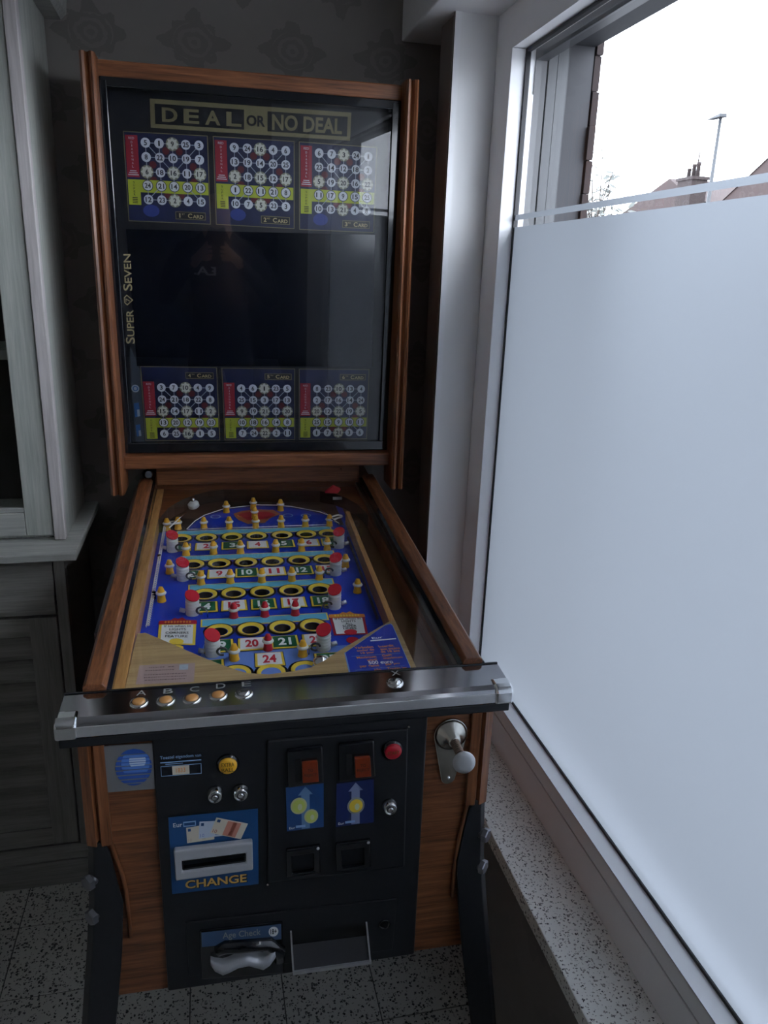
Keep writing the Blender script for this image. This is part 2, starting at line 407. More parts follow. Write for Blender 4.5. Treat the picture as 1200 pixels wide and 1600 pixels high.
sp_.box((XG + 0.004, YO1 - 0.006, ZO0), (XG + 0.018, YO1, 1.90), M_spacer); sp_.box((XG + 0.004, YO0, ZO0), (XG + 0.018, YO0 + 0.006, 1.90), M_spacer)
sp_.build('spacer_bar', win)
M_frost = bpy.data.materials.new('frosted_film'); M_frost.use_nodes = True
t = NT(M_frost); t.n.clear()
out = t.new('ShaderNodeOutputMaterial'); mx = t.new('ShaderNodeMixShader'); mx.inputs[0].default_value = 0.5
mx2 = t.new('ShaderNodeMixShader'); mx2.inputs[0].default_value = 0.25
tl = t.new('ShaderNodeBsdfTranslucent'); df = t.new('ShaderNodeBsdfDiffuse'); rf = t.new('ShaderNodeBsdfRefraction')
rf.inputs['Roughness'].default_value = 0.85; rf.inputs['IOR'].default_value = 1.3
tl.inputs[0].default_value = (0.188, 0.202, 0.222, 1); df.inputs[0].default_value = (0.5, 0.52, 0.55, 1); rf.inputs[0].default_value = (0.188, 0.202, 0.222, 1)
t.link(tl.outputs[0], mx.inputs[1]); t.link(rf.outputs[0], mx.inputs[2])
t.link(mx.outputs[0], mx2.inputs[1]); t.link(df.outputs[0], mx2.inputs[2]); t.link(mx2.outputs[0], out.inputs[0])
xf = XG - 0.0012
film = MB()
film.poly([(xf, YO0, ZO0), (xf, YO1, ZO0), (xf, YO1, rz(1.6225)), (xf, YO0, rz(1.6225))], M_frost).build('frosted_film', win)
MB().poly([(xf, YO0, rz(1.636)), (xf, YO1, rz(1.636)), (xf, YO1, rz(1.6465)), (xf, YO0, rz(1.6465))], M_frost).build('frosted_stripe', win)
sl = MB().box((XS, Y_NEAR, Z_SILL - 0.034), (XF + 0.02, Y_FAR - 0.002, Z_SILL), M_sill).build('window_sill', win, bevel=0.002)

# outside of the wall
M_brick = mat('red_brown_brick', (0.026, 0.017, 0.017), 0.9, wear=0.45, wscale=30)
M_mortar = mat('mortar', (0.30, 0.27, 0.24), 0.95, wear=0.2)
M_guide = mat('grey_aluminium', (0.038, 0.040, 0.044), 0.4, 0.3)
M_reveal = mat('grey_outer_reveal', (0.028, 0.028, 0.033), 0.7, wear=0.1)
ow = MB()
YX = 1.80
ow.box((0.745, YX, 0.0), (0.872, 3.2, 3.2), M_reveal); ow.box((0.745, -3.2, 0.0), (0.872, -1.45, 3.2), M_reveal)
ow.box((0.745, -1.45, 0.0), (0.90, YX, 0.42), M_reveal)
lin_ = ow.box((0.745, -1.45, 2.02), (0.872, YX, 3.2), mat('shaded_soffit', (0.016, 0.017, 0.021), 0.7))  # lintel darker than the reveal: soffit shade put into its colour
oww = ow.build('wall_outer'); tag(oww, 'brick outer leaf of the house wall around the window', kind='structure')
brick = None
z = 0.42; r_ = 0
while z < 2.6:
    half = r_ % 2
    for k in range(2):
        L_ = 0.105 if (half and k == 0) else 0.215
        y0 = YX if k == 0 else (YX + (0.115 if half else 0.225))
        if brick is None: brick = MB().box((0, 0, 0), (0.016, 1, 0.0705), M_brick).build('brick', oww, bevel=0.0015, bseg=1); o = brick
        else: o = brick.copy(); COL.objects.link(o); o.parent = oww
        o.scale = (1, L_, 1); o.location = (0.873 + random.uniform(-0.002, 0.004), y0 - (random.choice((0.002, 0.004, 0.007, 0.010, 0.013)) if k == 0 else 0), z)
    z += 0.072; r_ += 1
MB().box((XG + 0.019, YO1 - 0.004, ZO0), (0.735, YBW, ZO1), M_oframe).build('outer_frame', win)
MB().box((XG + 0.019, YO0, ZO1 - 0.02), (0.735, YO1, ZO1 + 0.01), M_oframe).build('outer_frame', win)
gd = MB().box((0.742, 1.745, 0.42), (0.762, YX, 2.02), M_guide).box((0.775, 1.772, 0.42), (0.80, YX, 2.02), M_guide).box((0.762, 1.78, 0.42), (0.775, YX, 2.02), M_darksteel)
gd.build('shutter_guide', oww)
sh = MB().box((0.748, -1.45, 1.985), (0.760, 1.77, 2.06), M_darksteel).build('shutter_bottom_slat', oww)
gr = MB().box((0.9, -60, -0.6), (90, 120, -0.5), mat('street_asphalt', (0.16, 0.16, 0.165), 0.9, wear=0.2, wscale=2)).build('ground'); tag(gr, 'grey street outside the window', kind='structure')
# ================================================================== THE BINGO MACHINE
root = empty('bingo_pinball_machine', (MX * MS, MY * MS, 1.52 * (1 - MS)), MTH, MS)
tag(root, 'wooden bingo pinball machine with upright backbox and blue playfield, beside the window', 'arcade machine')
W2 = 0.31
ZB0, ZT0 = 0.393, 0.862           # bottom and top of the front face
ZFL = -1.52 * (1 - MS) / MS       # the floor in local height
UX, UY, UZ = Vector((1, 0, 0)), Vector((0, 1, 0)), Vector((0, 0, 1))

# ---- lower cabinet
cab = MB()
for s in (-1, 1):
    x0, x1 = (s * W2, s * (W2 - 0.036))
    pts = [(x0, 0.0, ZB0), (x0, 1.17, ZB0), (x0, 1.17, RAILZ(1.0) - 0.012), (x0, 0.0, RAILZ(0) - 0.03)]
    cab.prism(pts, (x1 - x0, 0, 0), M_oak_y)
cab.box((-W2 + 0.03, 1.14, ZB0), (W2 - 0.03, 1.17, 0.98), M_oak_x)
cab.box((-W2 + 0.03, 0.02, ZB0), (W2 - 0.03, 1.15, ZB0 + 0.015), M_dkbrown)
cabinet = cab.build('cabinet', root, bevel=0.002)
fw = MB().box((-W2, -0.004, ZB0), (W2, 0.018, ZT0 + 0.02), M_oak_x).build('front_panel', root, bevel=0.002)
for s in (-1, 1):
    # upright corner post with a groove down its face
    c = MB()
    xo = s * (W2 + 0.002)
    c.prism([(xo, 0.03, ZT0 + 0.02), (xo, -0.008, ZT0 + 0.02), (xo - s * 0.014, -0.014, ZT0 + 0.02), (xo - s * 0.018, -0.008, ZT0 + 0.02), (xo - s * 0.022, -0.014, ZT0 + 0.02), (xo - s * 0.036, -0.012, ZT0 + 0.02), (xo - s * 0.036, 0.02, ZT0 + 0.02)], (0, 0, ZB0 - ZT0 - 0.02 + 0.3), M_oak_z)
    c.build('corner_post', fw)
# ---- rails either side of the playfield glass
for s in (-1, 1):
    r = MB()
    prof = [(W2, -0.03), (W2 + 0.001, -0.004), (W2 - 0.004, 0.0), (W2 - 0.027, 0.0), (W2 - 0.033, -0.006), (W2 - 0.033, -0.03)]
    y0, y1 = 0.056, 1.0
    r.prism([(s * x, y0, RAILZ(y0) + dz) for x, dz in prof], (0, y1 - y0, RAILZ(y1) - RAILZ(y0)), M_oak_y)
    rl = r.build('side_rail', root, bevel=0.0015)
    ch = MB()
    ch.prism([(s * (W2 - 0.033), y0, RAILZ(y0) - 0.009), (s * (W2 - 0.040), y0, RAILZ(y0) - 0.011), (s * (W2 - 0.040), y0, RAILZ(y0) - 0.03), (s * (W2 - 0.033), y0, RAILZ(y0) - 0.03)], (0, 0.944, 0.068), M_blackgloss)
    ch.build('glass_channel', rl)
    tr = MB().prism([(s * (W2 + 0.001), 0.25, RAILZ(0.25) - 0.022), (s * (W2 + 0.012), 0.25, RAILZ(0.25) - 0.024), (s * (W2 + 0.012), 0.25, RAILZ(0.25) - 0.05), (s * (W2 + 0.001), 0.25, RAILZ(0.25) - 0.05)], (0, 0.75, 0.054), M_darksteel)
    tr.build('edge_trim', rl)
gz = lambda y: RAILZ(y) - 0.012
MB().poly([(-W2 + 0.036, 0.05, gz(0.05)), (W2 - 0.036, 0.05, gz(0.05)), (W2 - 0.036, 1.0, gz(1.0)), (-W2 + 0.036, 1.0, gz(1.0))], M_pane).build('playfield_glass', root)
# board between the rails below the backbox
bd = MB().box((-0.268, 1.0, 0.972), (0.268, 1.016, 1.06), M_oak_x).build('back_board', root, bevel=0.002)
MB().box((-0.272, 1.03, 0.88), (0.272, 1.045, 0.99), M_oak_x).build('inner_back_board', bd)
nl = loc_plane(532.5, 733, axis=1, val=0.999)
MB().lathe(nl, (0, -1, 0), [(0.0022, -0.004), (0.0022, 0.006), (0.0008, 0.008)], M_nickel, 8).build('nail', bd)
lk = loc_plane(231, 741, axis=1, val=0.97)
MB().lathe(lk, (0.2, -1, 0.2), [(0.012, -0.03), (0.013, 0.0), (0.009, 0.006), (0.009, 0.012)], M_blackgloss, 14).build('locking_bolt', bd)

# ---- lock bar across the front
BFY, BBY = -0.016, 0.055
bar = MB()
prof = [(BBY, 0.9125), (BFY + 0.012, 0.9085), (BFY + 0.003, 0.905), (BFY, 0.900), (BFY, 0.884), (BFY + 0.003, 0.881), (BBY, 0.881)]
bar.prism([(-0.337, y, z) for y, z in prof], (0.674, 0, 0), M_blackgloss)
M_bartop = mat('polished_dark_steel', (0.40, 0.40, 0.42), 0.10, 1.0)
lock_bar = MB()
lock_bar.prism([(-0.337, y, z) for y, z in prof], (0.674, 0, 0), M_bartop)
lock = lock_bar.build('lock_bar', root, bevel=0.001)
MB().box((-0.336, BFY - 0.0012, 0.8835), (0.336, BFY + 0.002, 0.9000), M_satin).build('bar_edge', lock, bevel=0.001)
MB().box((-0.337, BBY - 0.001, 0.880), (0.337, BBY + 0.003, 0.9145), M_blackgloss).build('bar_back_lip', lock, bevel=0.001)
MB().box((-0.335, BFY + 0.001, 0.866), (0.335, BBY, 0.881), M_black).build('bar_underside', lock, bevel=0.002)
for s in (-1, 1):
    cp = MB()
    pr2 = [(BFY + 0.028, 0.9115), (BFY + 0.010, 0.9110), (BFY - 0.0005, 0.9075), (BFY - 0.004, 0.901), (BFY - 0.004, 0.881), (BFY + 0.028, 0.881)]
    cp.prism([(s * 0.339, y, z) for y, z in pr2], (-s * 0.030, 0, 0), M_chrome); cp.build('end_cap', lock, bevel=0.004, bseg=3)
def bar_pt(px, py): return loc_plane(px, py, 0.9090, 0.0563)
M_btn = mat('amber_lamp_button', (0.62, 0.30, 0.10), 0.25, coat=0.5)
nb = Vector((0, -0.056, 1)).normalized()
for (px, py, ch) in ((217, 1098, 'A'), (259, 1095, 'B'), (300, 1092, 'C'), (341, 1087, 'D'), (381, 1084, 'E'), (617, 1067, 'X')):
    p = bar_pt(px, py); b_ = MB()
    b_.lathe(p, nb, [(0.0140, -0.001), (0.0138, 0.0012), (0.0115, 0.0028), (0.0095, 0.0022)], M_chrome, 20, cap=False)
    b_.lathe(p, nb, [(0.0096, 0.0015), (0.0090, 0.0036), (0.0055, 0.0050), (0.001, 0.0054)], M_chrome if ch in 'EX' else M_btn, 20)
    bt = b_.build('button', lock)
    q = bar_pt(px + (4 if ch != 'X' else 1), py - 15); mp_ = lambda s_, t_, q=q: q + UX * (s_ * 0.014) - Vector((0, 1, 0.056)) * (t_ * 0.013) + nb * 0.0006
    MB().text(ch, mp_, -0.5, 0.5, -0.5, 0.5, M_pgrey).build('letter', bt)

# ---- playfield
def pfz(y): return PF_Z + STRIP_S * y
def stz(y): return STRIP_Z + STRIP_S * y
Z3 = lambda zx, zy: (180 + zx / 2.4, 740 + zy / 2.4)
rows = [([(247, 243), (342, 240), (438, 239), (530, 237), (626, 234), (717, 230), (800, 227)], 1),
        ([(292, 340), (390, 337), (491, 335), (590, 332), (690, 328), (785, 325)], 8),
        ([(337, 453), (444, 450), (551, 446), (660, 441), (768, 436)], 14),
        ([(390, 590), (508, 585), (627, 580), (741, 574)], 19),
        ([(455, 752), (585, 748), (712, 736)], 23)]
holes = []
for pts, n0 in rows:
    P_ = [PF(*Z3(*p)) for p in pts]
    ym = sum(p.y for p in P_) / len(P_)
    for i, p in enumerate(P_): holes.append((n0 + i, Vector((p.x, ym if n0 < 23 else p.y, pfz(ym if n0 < 23 else p.y)))))
HR, RR = 0.0150, 0.0235
PW_ = (holes[-5][1].x - holes[-6][1].x) * 0.385
X_L, X_R, Y_F, Y_K = -0.253, 0.262, 0.03, 1.03
bm = bmesh.new()
def loop(pts):
    vs_ = [bm.verts.new(p) for p in pts]
    return [bm.edges.new((vs_[i], vs_[(i + 1) % len(vs_)])) for i in range(len(vs_))]
E_ = loop([(X_L - 0.017, Y_F, pfz(Y_F)), (X_R + 0.008, Y_F, pfz(Y_F)), (X_R + 0.008, Y_K, pfz(Y_K)), (X_L - 0.017, Y_K, pfz(Y_K))])
for n, p in holes:
    E_ += loop([(p.x + HR * math.cos(2 * PI * i / 20), p.y + HR * math.sin(2 * PI * i / 20), pfz(p.y + HR * math.sin(2 * PI * i / 20))) for i in range(20)])
bmesh.ops.triangle_fill(bm, use_beauty=True, use_dissolve=False, edges=E_, normal=(0, 0, 1))
bmesh.ops.recalc_face_normals(bm, faces=bm.faces)
me = bpy.data.meshes.new('playfield'); bm.to_mesh(me); bm.free(); me.materials.append(M_pblue)
field = bpy.data.objects.new('playfield', me); COL.objects.link(field); field.parent = root
field['label'] = 'blue printed bingo playfield with numbered holes'
def pp(x, y, h=0.0006): return Vector((x, y, pfz(y) + h))
# prints lying on the board
pr = MB()
low_y = PF(*Z3(600, 620)).y
dk = [pp(X_L, PF(253, 840).y), pp(X_L, Y_K), pp(X_R, Y_K), pp(X_R, PF(253, 860).y)]
arc_px = [(292, 829), (305, 816), (320, 807), (350, 797), (400, 791), (430, 791.5), (455, 793.5), (500, 802), (512, 807), (530, 821)]
arcP = [PF(*p) for p in arc_px]
track = [Vector((X_L, Y_K, 0)), Vector((X_L, arcP[0].y - 0.01, 0))] + arcP + [Vector((0.20, arcP[-1].y, 0)), Vector((0.20, Y_K, 0))]
pr.poly([pp(v.x, v.y, 0.0007) for v in track], M_dkbrown)
MB_print = pr.build('track_print', field)
lp_ = MB()
lp_.poly([pp(-0.17, Y_F), pp(0.15, Y_F), pp(0.17, PF(*Z3(780, 650)).y), pp(0.10, PF(*Z3(700, 655)).y), pp(-0.07, PF(*Z3(440, 665)).y), pp(-0.14, PF(*Z3(330, 640)).y)], M_psky); lp_.build('lower_print', field)
# upper picture behind the first row
up_ = MB()
q = quadmap([(362, 797), (438, 796), (440, 818), (365, 820)], PF, 0.0012, N_PF)
up_.poly([q(x, y) for x, y in ((0.02, 0.3), (0.2, 0.1), (0.5, 0.0), (0.85, 0.05), (1, 0.35), (0.8, 0.6), (0.65, 0.95), (0.3, 1.0), (0.1, 0.7))], mat('muted_orange_print', (0.42, 0.16, 0.07), 0.4))
up_.poly([lift(q, 0.0005, N_PF)(x, y) for x, y in ((0.1, 0.35), (0.3, 0.2), (0.75, 0.2), (0.9, 0.4), (0.7, 0.7), (0.3, 0.75))], M_pred)
for k, (cx, cy) in enumerate(((337, 808), (379, 806), (450, 806), (478, 806))):
    c = PF(cx, cy) + N_PF * 0.0013; up_.ring(c, UX, Vector((0, 1, STRIP_S)), 0.010, 0.0135, M_psteel if k != 1 else M_porange, 18)
up_.build('upper_picture', field)
wr_ = MB().tube([PF(*p) + N_PF * 0.004 for p in arc_px], 0.0012, M_pwhite, 6).tube([PF(293, 829) + N_PF * 0.003, PF(520, 821) + N_PF * 0.003], 0.0012, M_pwhite, 6)
wr_.build('arch_wire', field)

def row_panel(idx, n0, cnt, ext):
    hs = [h for h in holes if n0 <= h[0] < n0 + cnt]
    y = hs[0][1].y; x0, x1 = hs[0][1].x, hs[-1][1].x
    m = MB(); L, R_ = x0 - ext, x1 + ext
    yt0, yt1 = y + 0.021, y + 0.047
    m.poly([pp(L, yt0 - 0.002, .0009), pp(R_, yt0 - 0.002, .0009), pp(R_, yt1 + 0.003, .0009), pp(L, yt1 + 0.003, .0009)], M_pyellow)
    m.poly([pp(L + .003, yt0 + .001, .0012), pp(R_ - .003, yt0 + .001, .0012), pp(R_ - .003, yt1, .0012), pp(L + .003, yt1, .0012)], M_pcyan)
    m.build('row_band', field)
for a in ((0, 1, 7, 0.012), (1, 8, 6, 0.028), (2, 14, 5, 0.034), (3, 19, 4, 0.034)): row_panel(*a)
for n, p in holes:
    h = MB(); y = p.y; V_ = Vector((0, 1, STRIP_S)).normalized(); c = Vector((p.x, y, pfz(y)))
    h.disc(c + N_PF * 0.0015, UX, V_, 0.029, M_blackprint) if False else None
    h.ring(c + N_PF * 0.0016, UX, V_, 0.0243, 0.0290, M_blackprint, 24)
    h.ring(c + N_PF * 0.0018, UX, V_, 0.0236, 0.0243, M_pyellow, 24)
    h.ring(c + N_PF * 0.0030, UX, V_, 0.0238, 0.0225, M_pyellow, 24, N_PF * 0.001)
    h.ring(c + N_PF * 0.0040, UX, V_, 0.0225, HR, M_pyellow, 24, N_PF * -0.0045)
    hr = h.build('hole_ring', field)
    cu = MB()
    cu.ring(c, UX, V_, HR, HR, M_hole, 20, N_PF * -0.02); cu.disc(c - N_PF * 0.02, UX, V_, HR, M_hole, 20); cu.build('hole_cup', field)
    # number plaque in front of the hole (row five carries it behind)
    s = -1 if n < 23 else 1
    yc = y + s * (0.053 if n < 23 else 0.044); pw, ph = (PW_, 0.0205)
    xq = p.x
    if n == 25: xq, yc = p.x + 0.045, y + 0.028
    if n == 23: xq, yc = p.x - 0.045, y + 0.028
    def qm(s_, t_, x=xq, yy=yc): return pp(x + (s_ - 0.5) * 2 * pw, yy + (0.5 - t_) * 2 * ph, 0.0014)
    pl = MB(); green = (n % 2 == 1) if n < 8 or (14 > n and False) else None
    green = {**{i: i % 2 == 1 for i in range(1, 8)}, **{i: i % 2 == 0 for i in range(8, 14)}, **{i: i % 2 == 0 for i in range(14, 19)}, **{i: i % 2 == 1 for i in range(19, 23)}, 23: True, 24: False, 25: True}[n]
    pl.poly([qm(-.09, 1.14), qm(1.09, 1.14), qm(1.06, -.02), qm(-.06, -.02)], M_blackprint)
    pl.poly([lift(qm, .0003, N_PF)(*a) for a in ((-.06, 1.1), (1.06, 1.1), (1.03, 0), (-.03, 0))], M_pyellow)
    pl.poly([lift(qm, .0006, N_PF)(*a) for a in ((.03, 1.0), (.97, 1.0), (.95, .04), (.05, .04))], M_pgreen if green else M_pwhite)
    tw = 0.30 if n < 10 else 0.52
    if n not in (1, 7): pl.text(str(n), lift(qm, .0010, N_PF), .5 - tw / 2, 0.5 + tw / 2, .20, .84, M_pwhite if green else M_red, 0.035)
    pl.build('number_plaque', field)
# left and right feature cards
def fcard(px4, lines, col, name):
    m = MB(); q = quadmap(px4, PF, 0.0010, N_PF); q1, q2 = lift(q, .0005, N_PF), lift(q, .001, N_PF)
    m.poly(rect(q, -.02, 1.02, -.02, 1.02), M_pyellow if col is M_pyellow else M_pred)
    m.poly(rect(q1, .06, .94, .17, .97), M_pwhite)
    m.poly([q1(*a) for a in ((-.04, .14), (-.02, -.03), (.3, -.05), (.4, -.16), (.5, -.1), (.62, -.18), (.72, -.05), (1.02, -.03), (1.04, .14))], M_pred if col is M_pyellow else M_porange)
    for k in range(9): m.poly(ell(q2, .16 + k * .085, .05, .03, .055, 10), M_porange if col is M_pyellow else M_pyellow)
    for txt, s0, s1, t0, t1 in lines: m.text(txt, q2, s0, s1, t0, t1, M_blackprint, 0.01)
    m.poly(ell(q2, .5, .90, .20, .13, 20), col); m.build(name, field)
fcard([(250, 972), (306, 971), (304, 1008), (247, 1007)], [('If hit when lit', .13, .88, .19, .28), ('LIGHTS', .28, .74, .33, .43), ('CORNERS', .18, .82, .48, .58), ('FEATURE', .18, .80, .63, .73)], M_pyellow, 'feature_card')
fcard([(515, 962), (568, 961), (574, 991), (523, 993)], [('If hit when lit', .12, .90, .18, .27), ('LIGHTS', .30, .72, .30, .40), ('ALL', .40, .62, .43, .53), ('SUPER', .30, .72, .55, .65), ('LINES', .30, .70, .67, .76)], M_red, 'feature_card')
lampspot = MB().disc(PF(551, 1001) + N_PF * .0012, UX, Vector((0, 1, STRIP_S)), 0.012, M_red, 18).build('lamp_insert', field)
MB().disc(PF(276, 1014) + N_PF * .0012, UX, Vector((0, 1, STRIP_S)), 0.012, M_pyellow, 18).build('lamp_insert', field)

# posts
def make_post(mm, name):
    a = MB().lathe((0, 0, 0), (0, 0, 1), [(0.0088, 0), (0.0088, 0.002), (0.0076, 0.006), (0.0072, 0.0175), (0.0068, 0.0235), (0.0060, 0.0255), (0.0045, 0.029), (0.0042, 0.0305), (0.0016, 0.0312)], mm, 16)
    p_ = a.build(name, field)
    MB().lathe((0, 0, 0), (0, 0, 1), [(0.0060, 0.0150), (0.0092, 0.0160), (0.0104, 0.0180), (0.0092, 0.0200), (0.0060, 0.0215)], M_rubber, 16, cap=False).build('t', None)
    return p_
def post_mb(mm):
    a = MB()
    a.lathe((0, 0, 0), (0, 0, 1), [(0.0090, 0), (0.0090, 0.002), (0.0078, 0.006), (0.0072, 0.0175), (0.0068, 0.0235), (0.0060, 0.0255), (0.0045, 0.029), (0.0042, 0.0305), (0.0016, 0.0312)], mm, 16)
    a.lathe((0, 0, 0), (0, 0, 1), [(0.0060, 0.0150), (0.0094, 0.0158), (0.0106, 0.0178), (0.0094, 0.0198), (0.0060, 0.0215)], M_rubber, 16, cap=False)
    return a
posts_y = [(417, 150), (518, 137), (620, 143), (523, 172), (333, 212), (428, 210), (527, 207), (622, 205), (713, 203), (803, 201), (195, 217), (236, 213),
           (266, 310), (369, 305), (470, 303), (602, 298), (699, 295), (795, 290), (205, 378), (863, 355), (174, 483), (908, 450),
           (322, 420), (432, 415), (550, 412), (662, 407), (765, 402), (447, 703), (703, 688)]
posts_r = [(445, 545), (561, 540), (675, 535), (573, 665)]
py0 = None; tilt = math.atan(STRIP_S)
for lst, mm in ((posts_y, M_yellow), (posts_r, M_red)):
    proto = None
    for z3 in lst:
        p = PF(*Z3(z3[0], z3[1] - 5))
        if proto is None: proto = post_mb(mm).build('post', field); o = proto
        else: o = proto.copy(); COL.objects.link(o); o.parent = field
        o.location = p; o.rotation_euler = (tilt, 0, 0)
# rubber bands round the two pairs at the top corners
def band(a, b, h, m=M_rubber):
    A, B = PF(*Z3(*a)), PF(*Z3(*b)); d = (B - A).normalized(); nn = N_PF.cross(d); up2 = N_PF * h; r = 0.0085
    pts = [A + nn * r + up2, B + nn * r + up2] + [B + up2 + (nn * math.cos(k) + d * math.sin(k)) * r for k in (0.6, 1.2, 1.57, 2.0, 2.6)] + [B - nn * r + up2, A - nn * r + up2] + [A + up2 + (-nn * math.cos(k) - d * math.sin(k)) * r for k in (0.6, 1.2, 1.57, 2.0, 2.6)] + [A + nn * r + up2]
    MB().tube(pts, 0.0022, m, 6).build('rubber_band', field)
band((195, 212), (236, 208), 0.018); band((803, 196), (838, 184), 0.018)
# white lamp bumpers with slanted red caps
caps = [((216, 300), -1), ((255, 407), -1), ((291, 537), -1), ((366, 690), -1), ((838, 286), 1), ((826, 387), 1), ((822, 512), 1), ((781, 668), 1)]
def bumper_mb(s):
    a = MB(); r = 0.0128
    prof = [(r * .95, 0)]
    for k in range(5): prof += [(r, 0.001 + k * .006), (r * 1.04, 0.0035 + k * .006), (r * .93, 0.006 + k * .006)]
    a.lathe((0, 0, 0), UZ, prof, M_white, 20, cap=False)
    ax = Vector((-s * 0.25, -0.40, 1)).normalized(); seg = 20
    # slanted crown: ring at z=.027 up to the slanted plane through (0,0,.036)
    A = [Vector((r * .97 * math.cos(2 * PI * i / seg), r * .97 * math.sin(2 * PI * i / seg), 0.030)) for i in range(seg)]
    top = []
    for i in range(seg):
        x, y = r * 1.05 * math.cos(2 * PI * i / seg), r * 1.05 * math.sin(2 * PI * i / seg)
        top.append(Vector((x, y, 0.0385 - (ax.x * x + ax.y * y) / ax.z)))
    a.add(A + top, [(i, (i + 1) % seg, seg + (i + 1) % seg, seg + i) for i in range(seg)], M_white, True)
    t2 = [v + ax * 0.0025 for v in top]
    a.add(top + t2, [(i, (i + 1) % seg, seg + (i + 1) % seg, seg + i) for i in range(seg)], M_red, True); a.poly(t2, M_red)
    return a
def bracket_mb(s):
    a = MB(); c0 = Vector((-s * 0.016, -0.010, 0.014))
    a.tube([c0 + Vector((0.008 * math.cos(k), -0.004, 0.007 * math.sin(k))) for k in [i * PI / 8 for i in range(0, 14)]], 0.0022, M_darksteel, 6)
    a.tube([c0 + Vector((-s * 0.006, -0.004, 0.004)), c0 + Vector((-s * 0.012, -0.006, -0.002)), c0 + Vector((-s * 0.012, -0.006, -0.014))], 0.0013, M_nickel, 6)
    a.tube([(s * 0.014, 0.0, 0.008), (s * 0.024, 0.002, 0.010)], 0.0045, M_satin, 8)
    return a
protos = {}
for (z3, s) in caps:
    p = PF(*Z3(z3[0], z3[1] - 10))
    for nm, fn in (('lamp_bumper', bumper_mb), ('gate_bracket', bracket_mb)):
        if (nm, s) not in protos: o = protos[(nm, s)] = fn(s).build(nm, field)
        else: o = protos[(nm, s)].copy(); COL.objects.link(o); o.parent = field
        o.location = p; o.rotation_euler = (tilt, 0, 0)
# spring rebound along the left side, dark one along the right divider
def spring(a, b, r, m, name, turns):
    A, B = PF(*a) + N_PF * 0.010, PF(*b) + N_PF * 0.010; d = B - A; u = d.orthogonal().normalized(); v = d.normalized().cross(u); n = turns * 6
    MB().tube([A + d * (i / n) + (u * math.cos(i * PI / 3) + v * math.sin(i * PI / 3)) * r for i in range(n + 1)], 0.0010, m, 4).build(name, field)
spring((258, 828), (231, 986), 0.0030, M_rubber, 'rebound_spring', 60)
spring((543, 845), (590, 975), 0.0022, M_darksteel, 'rebound_spring', 60)
for px in ((249, 876), (241, 935)):
    p = PF(*px); MB().lathe(p, N_PF, [(0.004, 0), (0.0035, 0.012), (0.004, 0.014)], M_blackgloss, 8).build('spring_stud', field)

# wooden strips beside the board and the ball lane on the right
def strip(xa0, xa1, ya, xb0, xb1, yb, m, name, top=0.0, bot=-0.034):
    s_ = MB(); V = []
    for (x0, x1, y) in ((xa0, xa1, ya), (xb0, xb1, yb)):
        V += [(x0, y, stz(y) + bot), (x1, y, stz(y) + bot), (x1, y, stz(y) + top), (x0, y, stz(y) + top)]
    s_.add(V, [(0, 1, 2, 3), (4, 7, 6, 5), (0, 4, 5, 1), (1, 5, 6, 2), (2, 6, 7, 3), (3, 7, 4, 0)], m)
    return s_.build(name, field, bevel=0.001)
strip(-0.2715, -0.2545, 0.03, -0.2705, -0.2530, 1.03, M_pine_y, 'side_strip', 0.004)
strip(0.1900, 0.2020, 0.05, 0.2050, 0.2155, 0.83, M_pine_y, 'lane_divider')
strip(0.2560, 0.2625, 0.03, 0.2580, 0.2645, 1.03, M_oak_y, 'side_strip', 0.0)
strip(0.2625, 0.2735, 0.062, 0.2645, 0.2735, 1.03, M_dkbrown, 'lane_wall', 0.012)
MB().poly([pp(0.205, 0.03, .0012), pp(0.256, 0.03, .0012), pp(0.258, 1.0, .0012), pp(0.216, 1.0, .0012)], mat('lane_wood', (0.16, 0.085, 0.035), 0.4, wear=0.3)).build('ball_lane', field)
# arch board at the top end
arch_l = [(253, 812), (255, 803), (262, 795), (272, 787.5), (287, 780), (305, 773), (325, 768), (350, 765.5)]
arch_r = [(500, 767), (522, 771), (541, 778), (558, 787.5), (568, 797), (574, 806)]
arch = [AP(*p) for p in arch_l] + [AP(*p) for p in arch_r]
ab = MB(); n = len(arch)
outl = []
for v in arch: outl.append(Vector((min(max(v.x, -0.253), 0.258), min(v.y, 1.026), 0)))
outl[0].x = -0.253; outl[-1].x = 0.258
for i in range(n - 1):
    a_, b2 = outl[i], outl[i + 1]
    q4 = [Vector((a_.x, a_.y, stz(a_.y))), Vector((b2.x, b2.y, stz(b2.y))), Vector((b2.x, 1.03, stz(1.03))), Vector((a_.x, 1.03, stz(1.03)))]
    ab.poly(q4, M_oak_x)
    ab.poly([q4[0], q4[1], q4[1] - N_PF * 0.033, q4[0] - N_PF * 0.033], M_dkbrown)
ab.build('arch_board', field)
